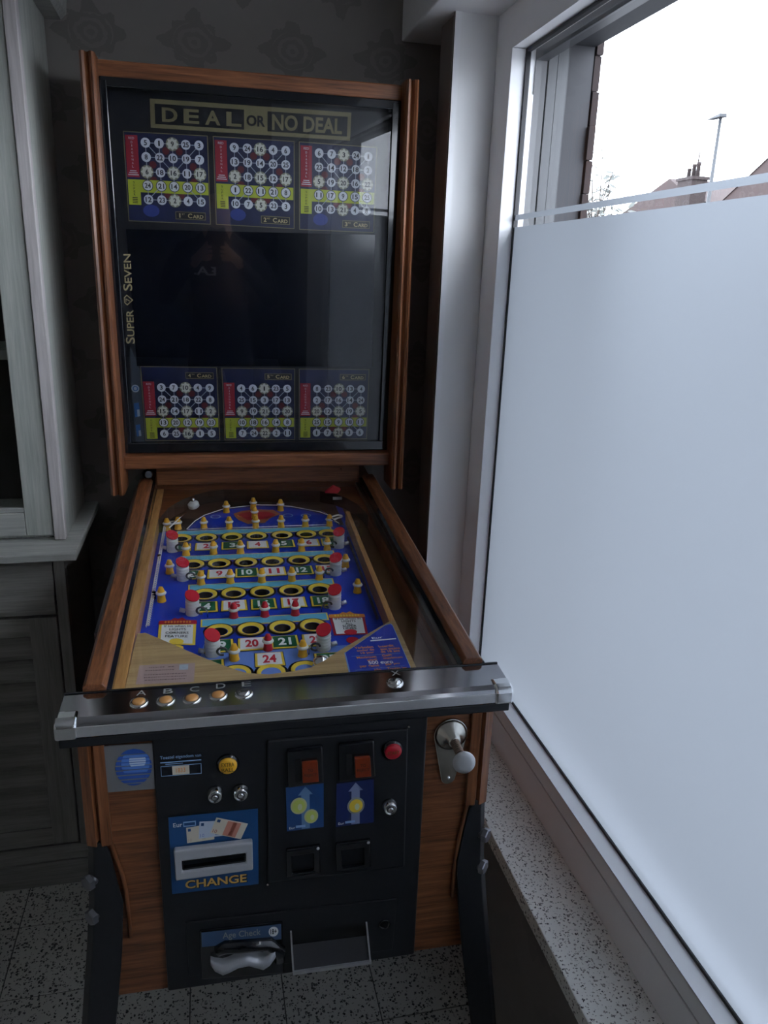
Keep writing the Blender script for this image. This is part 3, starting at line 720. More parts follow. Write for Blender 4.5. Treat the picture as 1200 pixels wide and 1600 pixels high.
# ball gate parts near the top of the board
wc = PF(303, 797) + N_PF * 0.012
g_ = MB().lathe(wc, Vector((-0.25, -0.35, 1)), [(0.010, -0.004), (0.0145, -0.002), (0.0145, 0.007), (0.012, 0.009), (0.003, 0.010)], M_white, 20)
g_.tube([wc + Vector((0.0, 0.004, 0.008)), wc + Vector((-0.002, 0.012, 0.02))], 0.006, M_chrome, 8); g_.build('ball_arrestor', field)
MB().tube([AP(279, 811), AP(291, 801)], 0.0012, M_chrome, 6).tube([AP(265, 824), AP(278, 812)], 0.0018, M_rubber, 6).build('gate_wire', field)
MB().tube([AP(503, 797), AP(512, 805)], 0.0016, M_chrome, 6).build('gate_wire', field); MB().tube([AP(518, 811), AP(530, 818)], 0.0016, M_chrome, 6).build('gate_wire', field)
rg = AP(523, 771)
MB().prism([rg + Vector((-0.026, 0, 0.002)), rg + Vector((0.008, -0.002, 0.0)), rg + Vector((0.016, 0, 0.010)), rg + Vector((-0.004, 0.004, 0.018))], (0, 0.004, 0.004), M_red).build('red_gate_flag', field)
MB().box(tuple(AP(527, 778) + Vector((-0.012, -0.004, -0.004))), tuple(AP(527, 778) + Vector((0.012, 0.0, 0.003))), M_satin).build('gate_plate', field)

# ---- apron: plywood over the lower end
apx = [(194, 1082), (207, 1022), (215, 990), (227, 988.5), (252, 999), (280, 1011), (312, 1025), (342, 1037), (370, 1047), (388, 1052), (420, 1053.5), (457, 1049), (485, 1043), (505, 1033), (526, 1019), (570, 993), (609, 970.5), (617, 969), (633, 1004), (651, 1044)]
aP = [AP(*p) for p in apx]; aP[0].y = 0.03; aP[0].z = stz(0.03); last = Vector((aP[-1].x + 0.002, 0.03, stz(0.03)))
apr = MB(); apr.prism([p - N_PF * 0.0 for p in aP] + [last], (0, 0, -0.006), M_ply)
apron = apr.build('apron', root)
lab = MB(); q = quadmap([(218, 1040), (305, 1036), (303, 1066), (212, 1070)], AP, 0.0006, N_PF); q1 = lift(q, .0004, N_PF)
lab.poly(rect(q, 0, 1, 0, 1), M_pink)
lab.poly(rect(q1, .72, .88, .08, .36), mat('pale_blue_stamp', (0.42, 0.50, 0.60), 0.5, wear=0.3, wscale=300))
for t0, s0, s1 in ((.14, .18, .45), (.14, .52, .64), (.30, .12, .66), (.52, .12, .88), (.66, .12, .88), (.80, .14, .86)):
    s_ = s0
    while s_ < s1 - .02:
        wd = random.uniform(.015, .05); lab.poly(rect(q1, s_, min(s1, s_ + wd), t0, t0 + .045), mat('faded_print', (0.20, 0.13, 0.13), 0.6)); s_ += wd + .012
lab.build('paper_label', apron)
bc = MB(); q = quadmap([(538, 1022), (0, 0), (0, 0), (546, 1052)], AP, 0.0, N_PF)
bp = [AP(*p) + N_PF * 0.0007 for p in ((538, 1021), (602, 977), (611, 975), (614, 978), (643, 1046), (546, 1055))]
bc.poly(bp, M_psteel); cc = sum(bp, Vector()) / 6
bc.poly([cc + (p - cc) * 0.965 + N_PF * 0.0005 for p in bp], mat('deep_blue_card', (0.02, 0.05, 0.42), 0.4))
q = quadmap([(538, 976), (612, 971), (644, 1044), (553, 1053)], AP, 0.0016, N_PF)
def tx(s, px0, px1, py0, py1, m, skew=0.0, bold=0.02):
    mp_ = quadmap([(px0, py0), (px1, py0 - 2), (px1 + 2, py1 - 2), (px0 + 2, py1)], AP, 0.0016, N_PF)
    bc.text(s, mp_, 0, 1, 0, 1, m, bold)
Q8 = lambda x, y: (520 + x / 7.5, 960 + y / 7.5)
for s, x0, x1, y0, y1, m in (('Eur', 450, 575, 278, 300, M_pwhite), ('Verboden', 248, 462, 388, 416, M_porange), ('onder de', 272, 475, 422, 446, M_porange), ('18 jaar', 320, 480, 454, 480, M_porange),
        ('Interdit', 528, 703, 374, 400, M_porange), ('aux moins', 548, 775, 404, 430, M_porange), ('de 18 ans', 552, 775, 434, 460, M_porange),
        ('Maximum', 272, 500, 505, 530, M_porange), ('winst', 392, 510, 536, 560, M_porange), ('Gain', 570, 678, 482, 506, M_porange), ('maximum', 585, 808, 512, 534, M_porange),
        ('500 euro', 410, 696, 556, 596, M_pwhite), ('per game', 312, 538, 612, 642, M_porange), ('par jeu', 610, 775, 584, 612, M_porange), ('Alle', 470, 552, 652, 676, M_porange), ('Toutes les', 630, 860, 632, 662, M_porange)):
    a_, b2 = Q8(x0, y0), Q8(x1, y1); tx(s, a_[0], b2[0], a_[1], b2[1], m)
for (x0, y0, x1, y1, th, m) in ((440, 312, 740, 286, 14, M_pwhite), (215, 500, 790, 462, 2.5, M_psteel), (260, 664, 840, 608, 2.5, M_psteel)):
    p4 = [Q8(x0, y0), Q8(x1, y1), Q8(x1 + 1, y1 + th), Q8(x0 + 1, y0 + th)]
    bc.poly([AP(*p) + N_PF * 0.0016 for p in p4], m)
bc.build('rules_card', apron)
# ================================================================== FRONT OF THE MACHINE
PFY = -0.012          # front of the black steel panel
def FP(px, py): return loc_plane(px, py, axis=1, val=PFY)
def fbox(mb, px4, m, d0, d1, plane=FP):
    q = quadmap(px4, plane); P4 = rect(q, 0, 1, 0, 1)
    mb.prism([p + N_FR * d0 for p in P4], N_FR * (d1 - d0), m); return q
a = FP(240, 1150); b_ = FP(647, 1486)
PX0, PX1 = -0.2095, 0.2030
door = MB().box((PX0, PFY, ZB0 + 0.002), (PX1, -0.003, ZT0 + 0.006), M_black).build('steel_front_panel', root, bevel=0.003)
# coin door leaf and lower leaf stand a little proud
cdm = MB(); cdq = [(417, 1155), (637, 1136), (631, 1352), (418, 1377)]
fbox(cdm, cdq, M_black, 0.0, 0.005); coin_door = cdm.build('coin_door', root, bevel=0.0025, bseg=2)
lo = MB(); fbox(lo, [(290, 1440), (620, 1402), (613, 1482), (296, 1524)], M_black, 0.0, 0.003); lower = lo.build('lower_door', root, bevel=0.002)
# globe plate
gp = MB(); q = fbox(gp, [(163, 1161), (241, 1156), (243, 1227), (165, 1233)], mat('brushed_badge_steel', (0.30, 0.30, 0.31), 0.45, 0.6), 0.006, 0.009, FR); gp_ = gp.build('badge_plate', root, bevel=0.0006, bseg=1)
gl = MB(); q = quadmap([(163, 1161), (241, 1156), (243, 1227), (165, 1233)], FR, 0.0095)
M_gb = mat('globe_blue', (0.03, 0.10, 0.42), 0.3); M_gw = mat('globe_pale', (0.55, 0.68, 0.88), 0.3); M_gm = mat('globe_mid', (0.10, 0.24, 0.66), 0.3)
cx, cy, rx, ry = .585, .48, .365, .40
bands = [(-1, -.72), (-.62, -.42), (-.34, -.14), (-.07, .12), (.19, .38), (.45, .62), (.69, .84), (.90, 1)]
def stripe(t0, t1, m, sc, dx, dy, off):
    up_p = []; n_ = 10
    for k in range(n_ + 1):
        pass
    P_ = []
    w0, w1 = math.sqrt(max(0, 1 - t0 * t0)), math.sqrt(max(0, 1 - t1 * t1))
    ts = [t0 + (t1 - t0) * k / 4 for k in range(5)]
    lft = [(-math.sqrt(max(0, 1 - t * t)), t) for t in ts]; rgt = [(math.sqrt(max(0, 1 - t * t)), t) for t in reversed(ts)]
    gl.poly([q(cx + dx + x * rx * sc, cy + dy + y * ry * sc) + N_FR * off for x, y in lft + rgt], m)
for t0, t1 in bands: stripe(t0, t1, M_gb, 1.0, 0, 0, 0)
for t0, t1 in bands[1:6]: stripe(t0, t1, M_gm, 0.78, 0.04, -0.08, 0.0003)
for t0, t1 in bands[2:6]: stripe(t0, t1, M_gw, 0.46, 0.08, -0.14, 0.0006)
gl.build('globe_emblem', gp_)
# owner label
ol = MB(); q = quadmap([(250, 1182), (314, 1177), (315, 1208), (252, 1213)], FP, 0.0006); q1 = lift(q, .0004)
ol.text('Toestel eigendom van', q1, 0, 1, -.02, .18, M_psteel); ol.poly(rect(q, -.03, 1.03, -.08, 1.05), M_blackprint)
frame(ol, q1, 0, 1, .48, 1, .012, .03, M_psteel); ol.poly(rect(q1, 0, 1, .28, .33), M_psteel); ol.poly(rect(q1, .12, .55, .38, .42), M_psteel)
ol.poly(rect(q1, .28, .70, .52, .96), mat('cream_paper', (0.72, 0.64, 0.50), 0.6)); ol.text('1833', lift(q1, .0005), .37, .60, .62, .84, M_porange)
ol.build('owner_label', door)
def rbutton(px, py, name, parent, m, off, txt=None, r=0.0135):
    c = FP(px, py) + N_FR * off; b2 = MB()
    b2.lathe(c, N_FR, [(r * 1.28, 0), (r * 1.28, 0.003), (r * 1.05, 0.006)], M_blackgloss, 24, cap=False)
    b2.lathe(c, N_FR, [(r, 0.0), (r, 0.0065), (r * .9, 0.0085), (r * .3, 0.0092)], m, 24)
    o = b2.build(name, parent)
    if txt:
        tm = MB()
        for k, s in enumerate(txt):
            hh = r * (.5 if len(txt) == 2 else .42); zc = (0.5 - k) * r * 0.68 if len(txt) == 2 else 0
            mp_ = lambda s_, t_, zc=zc, hh=hh: c + UX * (s_ - .5) * 2 * r * .68 + UZ * (zc + (.5 - t_) * hh) + N_FR * 0.0098
            tm.text(s, mp_, 0, 1, 0, 1, mat('button_lettering', (0.16, 0.08, 0.01), 0.5), 0.01)
        tm.build('lettering', o)
    return o
rbutton(356, 1193, 'extra_ball_button', root, M_yellow, 0, ('EXTRA', 'BALL'))
rbutton(612, 1168, 'red_button', root, M_red, 0.005, ('START',))
def keylock(px, py, off, parent):
    c = FP(px, py) + N_FR * off; b2 = MB()
    b2.lathe(c, N_FR, [(0.0122, 0), (0.0122, 0.004), (0.0108, 0.006), (0.0100, 0.0125), (0.0088, 0.0135), (0.0078, 0.0125), (0.0066, 0.0122)], M_chrome, 24)
    o = b2.build('key_lock', parent)
    k = MB(); k.lathe(c, N_FR, [(0.0062, 0.012), (0.0060, 0.0126)], M_darksteel, 16); k.lathe(c, N_FR, [(0.0042, 0.012), (0.0040, 0.0138), (0.0020, 0.014)], M_chrome, 14); k.build('key_barrel', o)
keylock(336, 1238, 0, root); keylock(376, 1235, 0, root); keylock(607, 1254, 0.005, root)
# change plate with note slot
cp4 = [(263, 1277), (403, 1263), (404, 1380), (269, 1396)]
cm = MB(); fbox(cm, cp4, M_pplate, 0.0003, 0.0016); change = cm.build('change_plate', root)
q = quadmap(cp4, FP, 0.0022); q1, q2, q3 = lift(q, .0004), lift(q, .0008), lift(q, .0012)
pt = MB(); pt.text('Eur', q, .05, .15, .07, .125, M_pwhite, 0.01); pt.poly(rect(q, .16, .30, .065, .13), M_psteel); pt.poly(rect(q1, .17, .29, .08, .115), M_pplate)
pt.build('printed_lettering', change); pt = MB(); pt.text('CHANGE', q, .16, .87, .845, .955, mat('orange_shadow', (0.02, 0.015, 0.02), 0.5), 0.045); pt.text('CHANGE', q1, .155, .86, .835, .945, mat('amber_print', (0.75, 0.45, 0.12), 0.4), 0.02)
pt.build('printed_lettering', change)
def note(pts, c1, c2, c3, lf):
    n_ = MB(); f_ = lambda s_, t_: (Vector(pts[0]) * (1 - s_) + Vector(pts[1]) * s_) * (1 - t_) + (Vector(pts[3]) * (1 - s_) + Vector(pts[2]) * s_) * t_
    g2 = lambda s_, t_: q(*f_(s_, t_)[:2]) + N_FR * lf; g3 = lambda s_, t_: q(*f_(s_, t_)[:2]) + N_FR * (lf + .0004)
    n_.poly(rect(g2, 0, 1, 0, 1), c1); n_.poly(rect(g3, .38, .80, .06, .96), c2); n_.poly(rect(g3, .55, .68, .1, .9), c3); n_.poly(rect(g3, .06, .16, .08, .26), M_pplate)
    n_.text('10', g3, .05, .18, .72, .92, c3); n_.build('banknote_print', change)
M_n1, M_n2, M_n3 = mat('note_cream', (0.72, 0.64, 0.52), 0.5), mat('note_rose', (0.60, 0.25, 0.18), 0.5), mat('note_red', (0.45, 0.10, 0.07), 0.5)
M_n4, M_n5 = mat('note_blue', (0.55, 0.62, 0.74), 0.5), mat('note_deep_blue', (0.16, 0.25, 0.55), 0.5)
note([(.19, .145), (.50, .125), (.50, .33), (.195, .345)], M_n1, M_n1, mat('note_tan', (0.6, 0.5, 0.38), 0.5), 0.0)
note([(.34, .08), (.66, .10), (.66, .29), (.325, .30)], M_n4, M_n4, M_n5, .0005)
note([(.53, .045), (.885, .165), (.80, .36), (.455, .235)], M_n1, M_n2, M_n3, .0012)
bz4 = [(272, 1321), (394, 1307), (395, 1350), (275, 1367)]
bz = MB(); qb = quadmap(bz4, FP, 0.0)
def ringslab(mb, qm, o, i, d0, d1, m):
    A = rect(qm, *o); B = rect(qm, *i)
    for k in range(4):
        k2 = (k + 1) % 4
        for dd in (d0, d1): mb.poly([A[k] + N_FR * dd, A[k2] + N_FR * dd, B[k2] + N_FR * dd, B[k] + N_FR * dd], m)
        mb.poly([A[k] + N_FR * d0, A[k2] + N_FR * d0, A[k2] + N_FR * d1, A[k] + N_FR * d1], m); mb.poly([B[k] + N_FR * d0, B[k2] + N_FR * d0, B[k2] + N_FR * d1, B[k] + N_FR * d1], m)
ringslab(bz, qb, (0, 1, 0, 1), (.09, .91, .36, .72), 0.002, 0.014, M_silver)
bezel = bz.build('note_slot_bezel', change, bevel=0.0025, bseg=2)
sl_ = MB(); sl_.poly([p + N_FR * 0.0025 for p in rect(qb, .08, .92, .34, .74)], M_blackprint); ringslab(sl_, qb, (.09, .91, .36, .72), (.115, .885, .42, .66), 0.003, 0.010, M_blackgloss); sl_.build('note_slot', change)
# coin entries
def coin_entry(px4, bt4, st4, variant):
    m = MB(); q = fbox(m, px4, M_blackgloss, 0.005, 0.013); e = m.build('coin_entry', root, bevel=0.003)
    sl2 = MB(); q = quadmap(px4, FP, 0.0133); sl2.poly(rect(q, .20, .36, .27, .84), mat('slot_black', (0.002, 0.002, 0.003), 0.6)); sl2.build('coin_slot', e)
    m = MB(); fbox(m, bt4, M_glow, 0.013, 0.019); rb = m.build('reject_button', e, bevel=0.001)
    q = quadmap(bt4, FP, 0.0194); m = MB(); lm = mat('dark_lettering', (0.05, 0.01, 0.005), 0.5)
    m.text('TO', q, .34, .68, .30, .46, lm, .02); m.text('REJECT', q, .12, .90, .54, .72, lm, .02); m.build('lettering', e)
    m = MB(); q = fbox(m, st4, mat('sticker_blue_' + str(variant), (0.02, 0.075, 0.23) if variant == 0 else (0.014, 0.026, 0.12), 0.35), 0.0052, 0.006); s = m.build('coin_sticker', root)
    q = quadmap(st4, FP, 0.0064); q1, q2, q3 = lift(q, .0004), lift(q, .0008), lift(q, .0012); m = MB()
    ar = mat('arrow_print_' + str(variant), (0.14, 0.26, 0.46) if variant == 0 else (0.24, 0.28, 0.46), 0.4)
    c0 = .51; m.poly(rect(q, c0 - .11, c0 + .11, .20, .98), ar); m.poly([q(c0 - .20, .21), q(c0, .02), q(c0 + .20, .21)], ar)
    if variant == 0: coins = [(.33, .44, .22), (.66, .71, .19)]
    else: coins = [(.52, .55, .23)]
    for (x, y, r) in coins:
        m.poly(ell(q1, x, y, r, r * .85), mat('coin_rim', (0.60, 0.62, 0.30), 0.4) if variant == 0 else M_pgrey); m.poly(ell(q2, x, y, r * .78, r * .66), M_coin if variant == 0 else M_pyellow); m.poly(ell(q3, x + .03, y + .02, r * .3, r * .36, 7), mat('coin_detail', (0.70, 0.74, 0.45), 0.4))
    m.text('Eur', q1, .06, .22, .90, .955, M_pwhite, .01); m.poly(rect(q1, .24, .50, .885, .94), M_psteel); m.build('sticker_print', s)
coin_entry([(447, 1165), (503, 1158), (505, 1216), (449, 1224)], [(470, 1181), (494, 1179), (496, 1210), (471, 1212)], [(446, 1227), (505, 1220), (505, 1288), (448, 1295)], 0)
coin_entry([(527, 1156), (583, 1150), (585, 1207), (528, 1215)], [(551, 1174), (575, 1172), (577, 1202), (552, 1204)], [(525, 1221), (583, 1214), (583, 1281), (524, 1288)], 1)
def coin_return(px4):
    m = MB(); q = quadmap(px4, FP); ringslab(m, q, (0, 1, 0, 1), (.17, .80, .24, .88), 0.004, 0.012, M_blackgloss); r = m.build('coin_return', root, bevel=0.002)
    m = MB(); m.poly([p + N_FR * 0.0052 for p in rect(q, .16, .81, .23, .89)], mat('cavity_black', (0.003, 0.003, 0.004), 0.5)); m.poly([p + N_FR * 0.0054 for p in rect(q, .20, .77, .30, .80)], M_blackprint); m.build('return_flap', r)
    m = MB(); c = q(.93, .06); m.lathe(c + N_FR * .012, N_FR, [(0.0024, 0), (0.0024, .0015), (.001, .002)], M_satin, 10); m.build('screw', r)
coin_return([(446, 1321), (499, 1314), (500, 1356), (447, 1364)]); coin_return([(523, 1312), (577, 1305), (578, 1347), (524, 1355)])
# age check reader
ac4 = [(312, 1449), (441, 1435), (443, 1515), (315, 1525)]
m = MB(); fbox(m, ac4, M_blackgloss, 0.003, 0.0075); age = m.build('age_check_reader', root, bevel=0.003)
q = quadmap(ac4, FP, 0.0080); q1 = lift(q, .0004); m = MB()
m.poly(rect(q, .02, .98, .03, .32), mat('steel_blue_print', (0.05, 0.10, 0.20), 0.35)); m.text('Age Check', q1, .27, .73, .07, .23, M_pgrey, .012); m.poly(ell(q1, .885, .155, .06, .095), M_pwhite); m.text('18+', lift(q1, .0004), .845, .925, .10, .20, M_blackprint, .02)
m.build('age_check_label', age)
ap_ = lambda px, py, d: FP(px, py) + N_FR * d
m = MB(); m.tube([ap_(340, 1478, .008), ap_(352, 1471, .010), ap_(385, 1469, .010), ap_(420, 1466, .010), ap_(436, 1478, .010), ap_(436, 1492, .008)], [.010, .011, .011, .011, .011, .010], M_blackgloss, 10); m.build('reader_shroud', age)
hd = MB()
def hsec(px, py, d, hw, dep):
    c = FP(px, py) + N_FR * d
    return [c + UZ * (hw * sz) + N_FR * (dep * sy) for sz, sy in ((-1, 0), (-1, .6), (-.7, 1), (.7, 1), (1, .6), (1, 0))]
secs = [hsec(329, 1492, .006, 0.0058, .010), hsec(336, 1496, .006, 0.0083, .016), hsec(348, 1498, .006, 0.0090, .020), hsec(358, 1494, .006, 0.0079, .021), hsec(372, 1487, .006, 0.0076, .021), hsec(388, 1484, .006, 0.0076, .021), hsec(400, 1487, .006, 0.0083, .021), hsec(410, 1489, .006, 0.0097, .021), hsec(420, 1483, .006, 0.0101, .020), hsec(428, 1476, .006, 0.0086, .016), hsec(433, 1474, .006, 0.0058, .009)]
V = [p for s_ in secs for p in s_]; nS = len(secs)
hd.add(V, [(i * 6 + k, i * 6 + k + 1, (i + 1) * 6 + k + 1, (i + 1) * 6 + k) for i in range(nS - 1) for k in range(5)] + [tuple(range(6)), tuple((nS - 1) * 6 + k for k in range(6))], M_silver, True); hd.build('card_slot_handle', age)
# coin tray
tr4 = [(453, 1452), (573, 1438), (577, 1491), (456, 1508)]
q = quadmap(tr4, FP); m = MB()
A = rect(q, 0, 1, 0, 1); Bk = [p + Vector((0, 0.0, 0)) for p in A]
deep = [A[0] + N_FR * -0.001, A[1] + N_FR * -0.001, A[2] + N_FR * 0.004, A[3] + N_FR * 0.004]
m.poly([A[0] + N_FR * .0034, A[1] + N_FR * .0034, A[2] + N_FR * .0034, A[3] + N_FR * .0034], mat('tray_black', (0.006, 0.006, 0.007), 0.35))
m.poly([A[0] * .62 + A[3] * .38 + N_FR * .004, A[1] * .62 + A[2] * .38 + N_FR * .004, A[2] + N_FR * .018, A[3] + N_FR * .018], M_darksteel)
m.prism([A[3] + N_FR * .003, A[2] + N_FR * .003, A[2] + N_FR * .020, A[3] + N_FR * .020], (0, 0, 0.006), M_satin)
for k, k2 in ((0, 3), (1, 2)): m.prism([A[k] + N_FR * .003, A[k] + N_FR * .007, A[k2] + N_FR * .020, A[k2] + N_FR * .003], (0.0025 if k == 0 else -0.0025, 0, 0), M_satin)
m.build('coin_tray', root)
c = FP(600, 1442); MB().lathe(c, N_FR, [(0.010, .003), (0.010, .0042), (0.0075, .0042), (0.0072, .0030)], M_blackgloss, 20).build('lock_hole', lower)
for px in ((418, 1380), (638, 1134)): MB().lathe(FP(*px), N_FR, [(.0018, 0), (.0018, .004)], M_nickel, 8).build('rivet', door)

# ---- plunger
plate = MB(); c1, c2 = FR(702, 1143), FR(698, 1210); r1, r2 = 0.0275, 0.0120
pts = [c1 + (UX * math.cos(k) + UZ * math.sin(k)) * r1 for k in [math.radians(-14 + i * 208 / 18) for i in range(19)]] + [c2 + (UX * math.cos(k) + UZ * math.sin(k)) * r2 for k in [math.radians(194 + i * 152 / 10) for i in range(11)]]
plate.prism([p + N_FR * .004 for p in pts], N_FR * .0045, M_nickel); plunger = plate.build('ball_plunger', root, bevel=0.001)
pd = (loc_plane(725, 1192, axis=1, val=-0.085) - (c1 + N_FR * 0.02)).normalized()
pc = c1 + N_FR * 0.008
MB().lathe(pc, N_FR, [(0.0262, 0), (0.0262, .003), (0.022, .006), (0.0175, .010), (0.0120, .015), (0.0100, .022), (0.0080, .024)], M_nickel, 28).build('plunger_housing', plunger)
kn = loc_plane(725, 1191, axis=1, val=-0.100)
s0 = pc + N_FR * .021; d = kn - s0; L_ = d.length; dn = d.normalized()
rod = MB().tube([s0, kn], 0.0042, M_nickel, 12).build('plunger_rod', plunger)
u = dn.orthogonal().normalized(); v = dn.cross(u); n_ = 8 * 9
MB().tube([s0 + dn * (L_ * .72 * i / n_) + (u * math.cos(i * 2 * PI / 8) + v * math.sin(i * 2 * PI / 8)) * .0062 for i in range(n_ + 1)], 0.0012, mat('rusty_spring', (0.30, 0.22, 0.17), 0.4, 0.8), 5).build('plunger_spring', plunger)
MB().lathe(kn, dn, [(0.005, -.012), (0.0060, -.008), (0.0165, -.001), (0.0170, .001), (0.0160, .0022), (0.010, .0030), (0.002, .0034)], M_satin, 24).build('plunger_knob', plunger)
MB().lathe(c2 + N_FR * .0085, N_FR, [(0.0032, 0), (0.003, .0018), (.001, .0028)], M_chrome, 12).build('rivet', plunger)

# ---- legs: bent steel plates wrapped round the corners
def leg(s, yc, back=False):
    """s: side; yc: y of the corner; back legs mirror the front ones in y"""
    f = -1 if not back else 1
    t_ = 0.006; m = MB()
    # widths of the two flanges against height (from the photograph's outline)
    prof = [(0.700, .000, .024), (0.680, .000, .032), (0.640, .002, .040), (0.605, .004, .047), (0.585, .005, .051), (0.50, .014, .054), (0.40, .026, .054), (0.20, .050, .048), (ZFL + 0.03, .078, .042), (ZFL + 0.012, .078, .042)]
    A, B, C_ = [], [], []
    for z, splay, wdt in prof:
        xo = s * (W2 + 0.003 + splay); yo = yc + f * (0.012 + splay * 0.6)
        ch = 0.010
        A.append([Vector((xo - s * wdt, yo, z)), Vector((xo - s * ch, yo, z)), Vector((xo, yo - f * ch, z)), Vector((xo, yo - f * wdt, z))])
        B.append([Vector((xo - s * wdt, yo - f * t_, z)), Vector((xo - s * (ch + t_ * .4), yo - f * t_, z)), Vector((xo - s * t_, yo - f * (ch + t_ * .4), z)), Vector((xo - s * t_, yo - f * wdt, z))])
    V = []; n_ = len(prof)
    for a_, b2 in zip(A, B): V += a_ + b2[::-1]
    F_ = [(i * 8 + k, i * 8 + (k + 1) % 8, (i + 1) * 8 + (k + 1) % 8, (i + 1) * 8 + k) for i in range(n_ - 1) for k in range(8)]
    m.add(V, F_ + [tuple(range(8)), tuple((n_ - 1) * 8 + k for k in range(8))], M_black)
    lg = m.build('leg', root, bevel=0.0015)
    d = Vector((s, f, 0)).normalized()
    for z in (0.632, 0.568):
        xo = s * (W2 + 0.003 - 0.005); yo = yc + f * (0.012 + .003 - 0.005)
        bm_ = MB(); bm_.lathe((xo, yo, z), d, [(0.0085, -.004), (0.0085, .004)], M_darksteel, 16); bm_.lathe((xo, yo, z), d, [(0.0125, .004), (0.0125, .0115), (0.0105, .013)], mat('bolt_steel', (0.20, 0.20, 0.22), 0.35, 0.9), 6, smooth=False)
        bm_.build('leg_bolt', lg)
    ft = MB(); xo = s * (W2 + 0.003 + .078 - 0.018); yo = yc + f * (0.012 + .078 * .6 - 0.018)
    ft.lathe((xo, yo, ZFL), (0, 0, 1), [(0.022, 0.0), (0.022, .006), (0.012, .012), (0.008, .014), (0.008, .04)], M_darksteel, 16); ft.build('leveller_foot', lg)
    return lg
for s in (-1, 1): leg(s, 0.0); leg(s, 1.17, True)
# wooden bead that follows each front leg plate
def bead(pxs, name):
    pts = [loc_plane(px, py, axis=1, val=-0.008) for px, py in pxs]
    MB().tube(pts, 0.0035, M_oak_z, 6).build(name, fw)
bead([(164, 1228), (167, 1280), (171, 1310), (181, 1340), (191, 1366), (197, 1392), (201, 1430), (204, 1464)], 'curved_bead')
bead([(742, 1125), (738, 1200), (729, 1260), (720, 1300), (711, 1345), (707, 1400)], 'curved_bead')

# ================================================================== BACKBOX
BZ0, BZ1 = 1.0, 1.948
bb = MB(); WI = 0.346
bb.box((-WI - .012, 0.985, 1.062), (-WI + .014, 1.18, BZ1 - .004), M_oak_z); bb.box((WI - .014, 0.985, 1.062), (WI + .012, 1.18, BZ1 - .004), M_oak_z)
bb.box((-WI, 0.97, BZ1 - 0.022), (WI, 1.18, BZ1 - 0.002), M_oak_x); bb.box((-WI, 0.97, 1.03), (WI, 1.18, 1.048), M_oak_x); bb.box((-WI, 1.165, 1.03), (WI, 1.18, BZ1 - .004), M_dkbrown)
backbox = bb.build('backbox', root, bevel=0.002)
for s in (-1, 1):
    w_ = MB(); xo, xi = 0.371, 0.338
    prof = [(xo, 1.0)]
    prof += [(xo, 0.915), (xo - .002, 0.905), (xo - .007, 0.899), (xo - .012, 0.902), (xo - .0145, 0.910), (xo - .017, 0.913), (xo - .0195, 0.910), (xo - .022, 0.902), (xo - .027, 0.899), (xo - .031, 0.904), (xi, 0.912), (xi, 1.0)]
    pts = [(s * x, y, 0.975) for x, y in prof]
    w_.prism(pts, (0, 0, BZ1 - 0.975), M_oak_z); w_.build('side_moulding', root, bevel=0)
tb = MB().box((-0.345, 0.945, 1.911), (0.345, 0.985, BZ1 - 0.004), M_oak_x).build('top_rail', root, bevel=0.003)
br = MB().box((-0.340, 0.945, 1.030), (0.340, 1.0, 1.064), M_oak_x).build('bottom_rail', root, bevel=0.004)
fr_ = MB(); Zt, Zb = 1.905, 1.066
YG0, YG1 = 0.983, 0.948            # the glass leans forward at the top
for xa, xb in ((-0.338, -0.322), (0.316, 0.338)): fr_.prism([(xa, YG0 - .008, Zb), (xa, .99, Zb), (xa, .99, Zt), (xa, YG1 - .005, Zt)], (xb - xa, 0, 0), M_blackgloss)
fr_.box((-0.338, YG0 - .012, Zb), (0.338, 0.990, Zb + 0.026), M_blackgloss); fr_.box((-0.338, YG1 - .004, Zt - 0.014), (0.338, 0.990, Zt + .006), M_blackgloss)
fr_.build('backglass_frame', root, bevel=0.002)
bgm = MB().box((-0.335, BGY, Zb), (0.335, BGY + 0.004, Zt), M_blackprint); bgo = bgm.build('backglass', root)
bgo['label'] = 'dark backglass with six bingo number cards and gold title'
MB().poly([(-0.324, YG0 - .002, Zb + .024), (0.318, YG0 - .002, Zb + .024), (0.318, YG1, Zt - .012), (-0.324, YG1, Zt - .012)], M_bglass).build('glass_sheet', bgo)
sc_ = MB(); q = quadmap([(197, 358), (586, 367), (581, 573), (214, 572)], BG, 0.0005); sc_.poly(rect(q, 0, 1, 0, 1), mat('dark_screen', (0.004, 0.005, 0.009), 0.12)); sc_.build('screen', bgo)
# title
tt = MB(); q = quadmap([(234, 154), (549, 176), (547, 220), (235.7, 199.5)], BG, 0.0005); q1, q2 = lift(q, .0005), lift(q, .0010)
tt.poly(rect(q, 0, 1, 0, 1), M_gold); tt.poly(rect(q1, .022, .455, .16, .86), M_blackprint); tt.poly(rect(q1, .572, .982, .16, .86), M_blackprint)
for k, ch in enumerate('DEAL'): tt.text(ch, q2, .055 + k * .104, .055 + k * .104 + .075, .27, .77, M_gold, .03)
tt.text('OR', q2, .467, .560, .33, .72, M_blackprint, .03)
tt.text('NO DEAL', q2, .595, .955, .24, .80, M_gold, .03); tt.build('title_print', bgo)
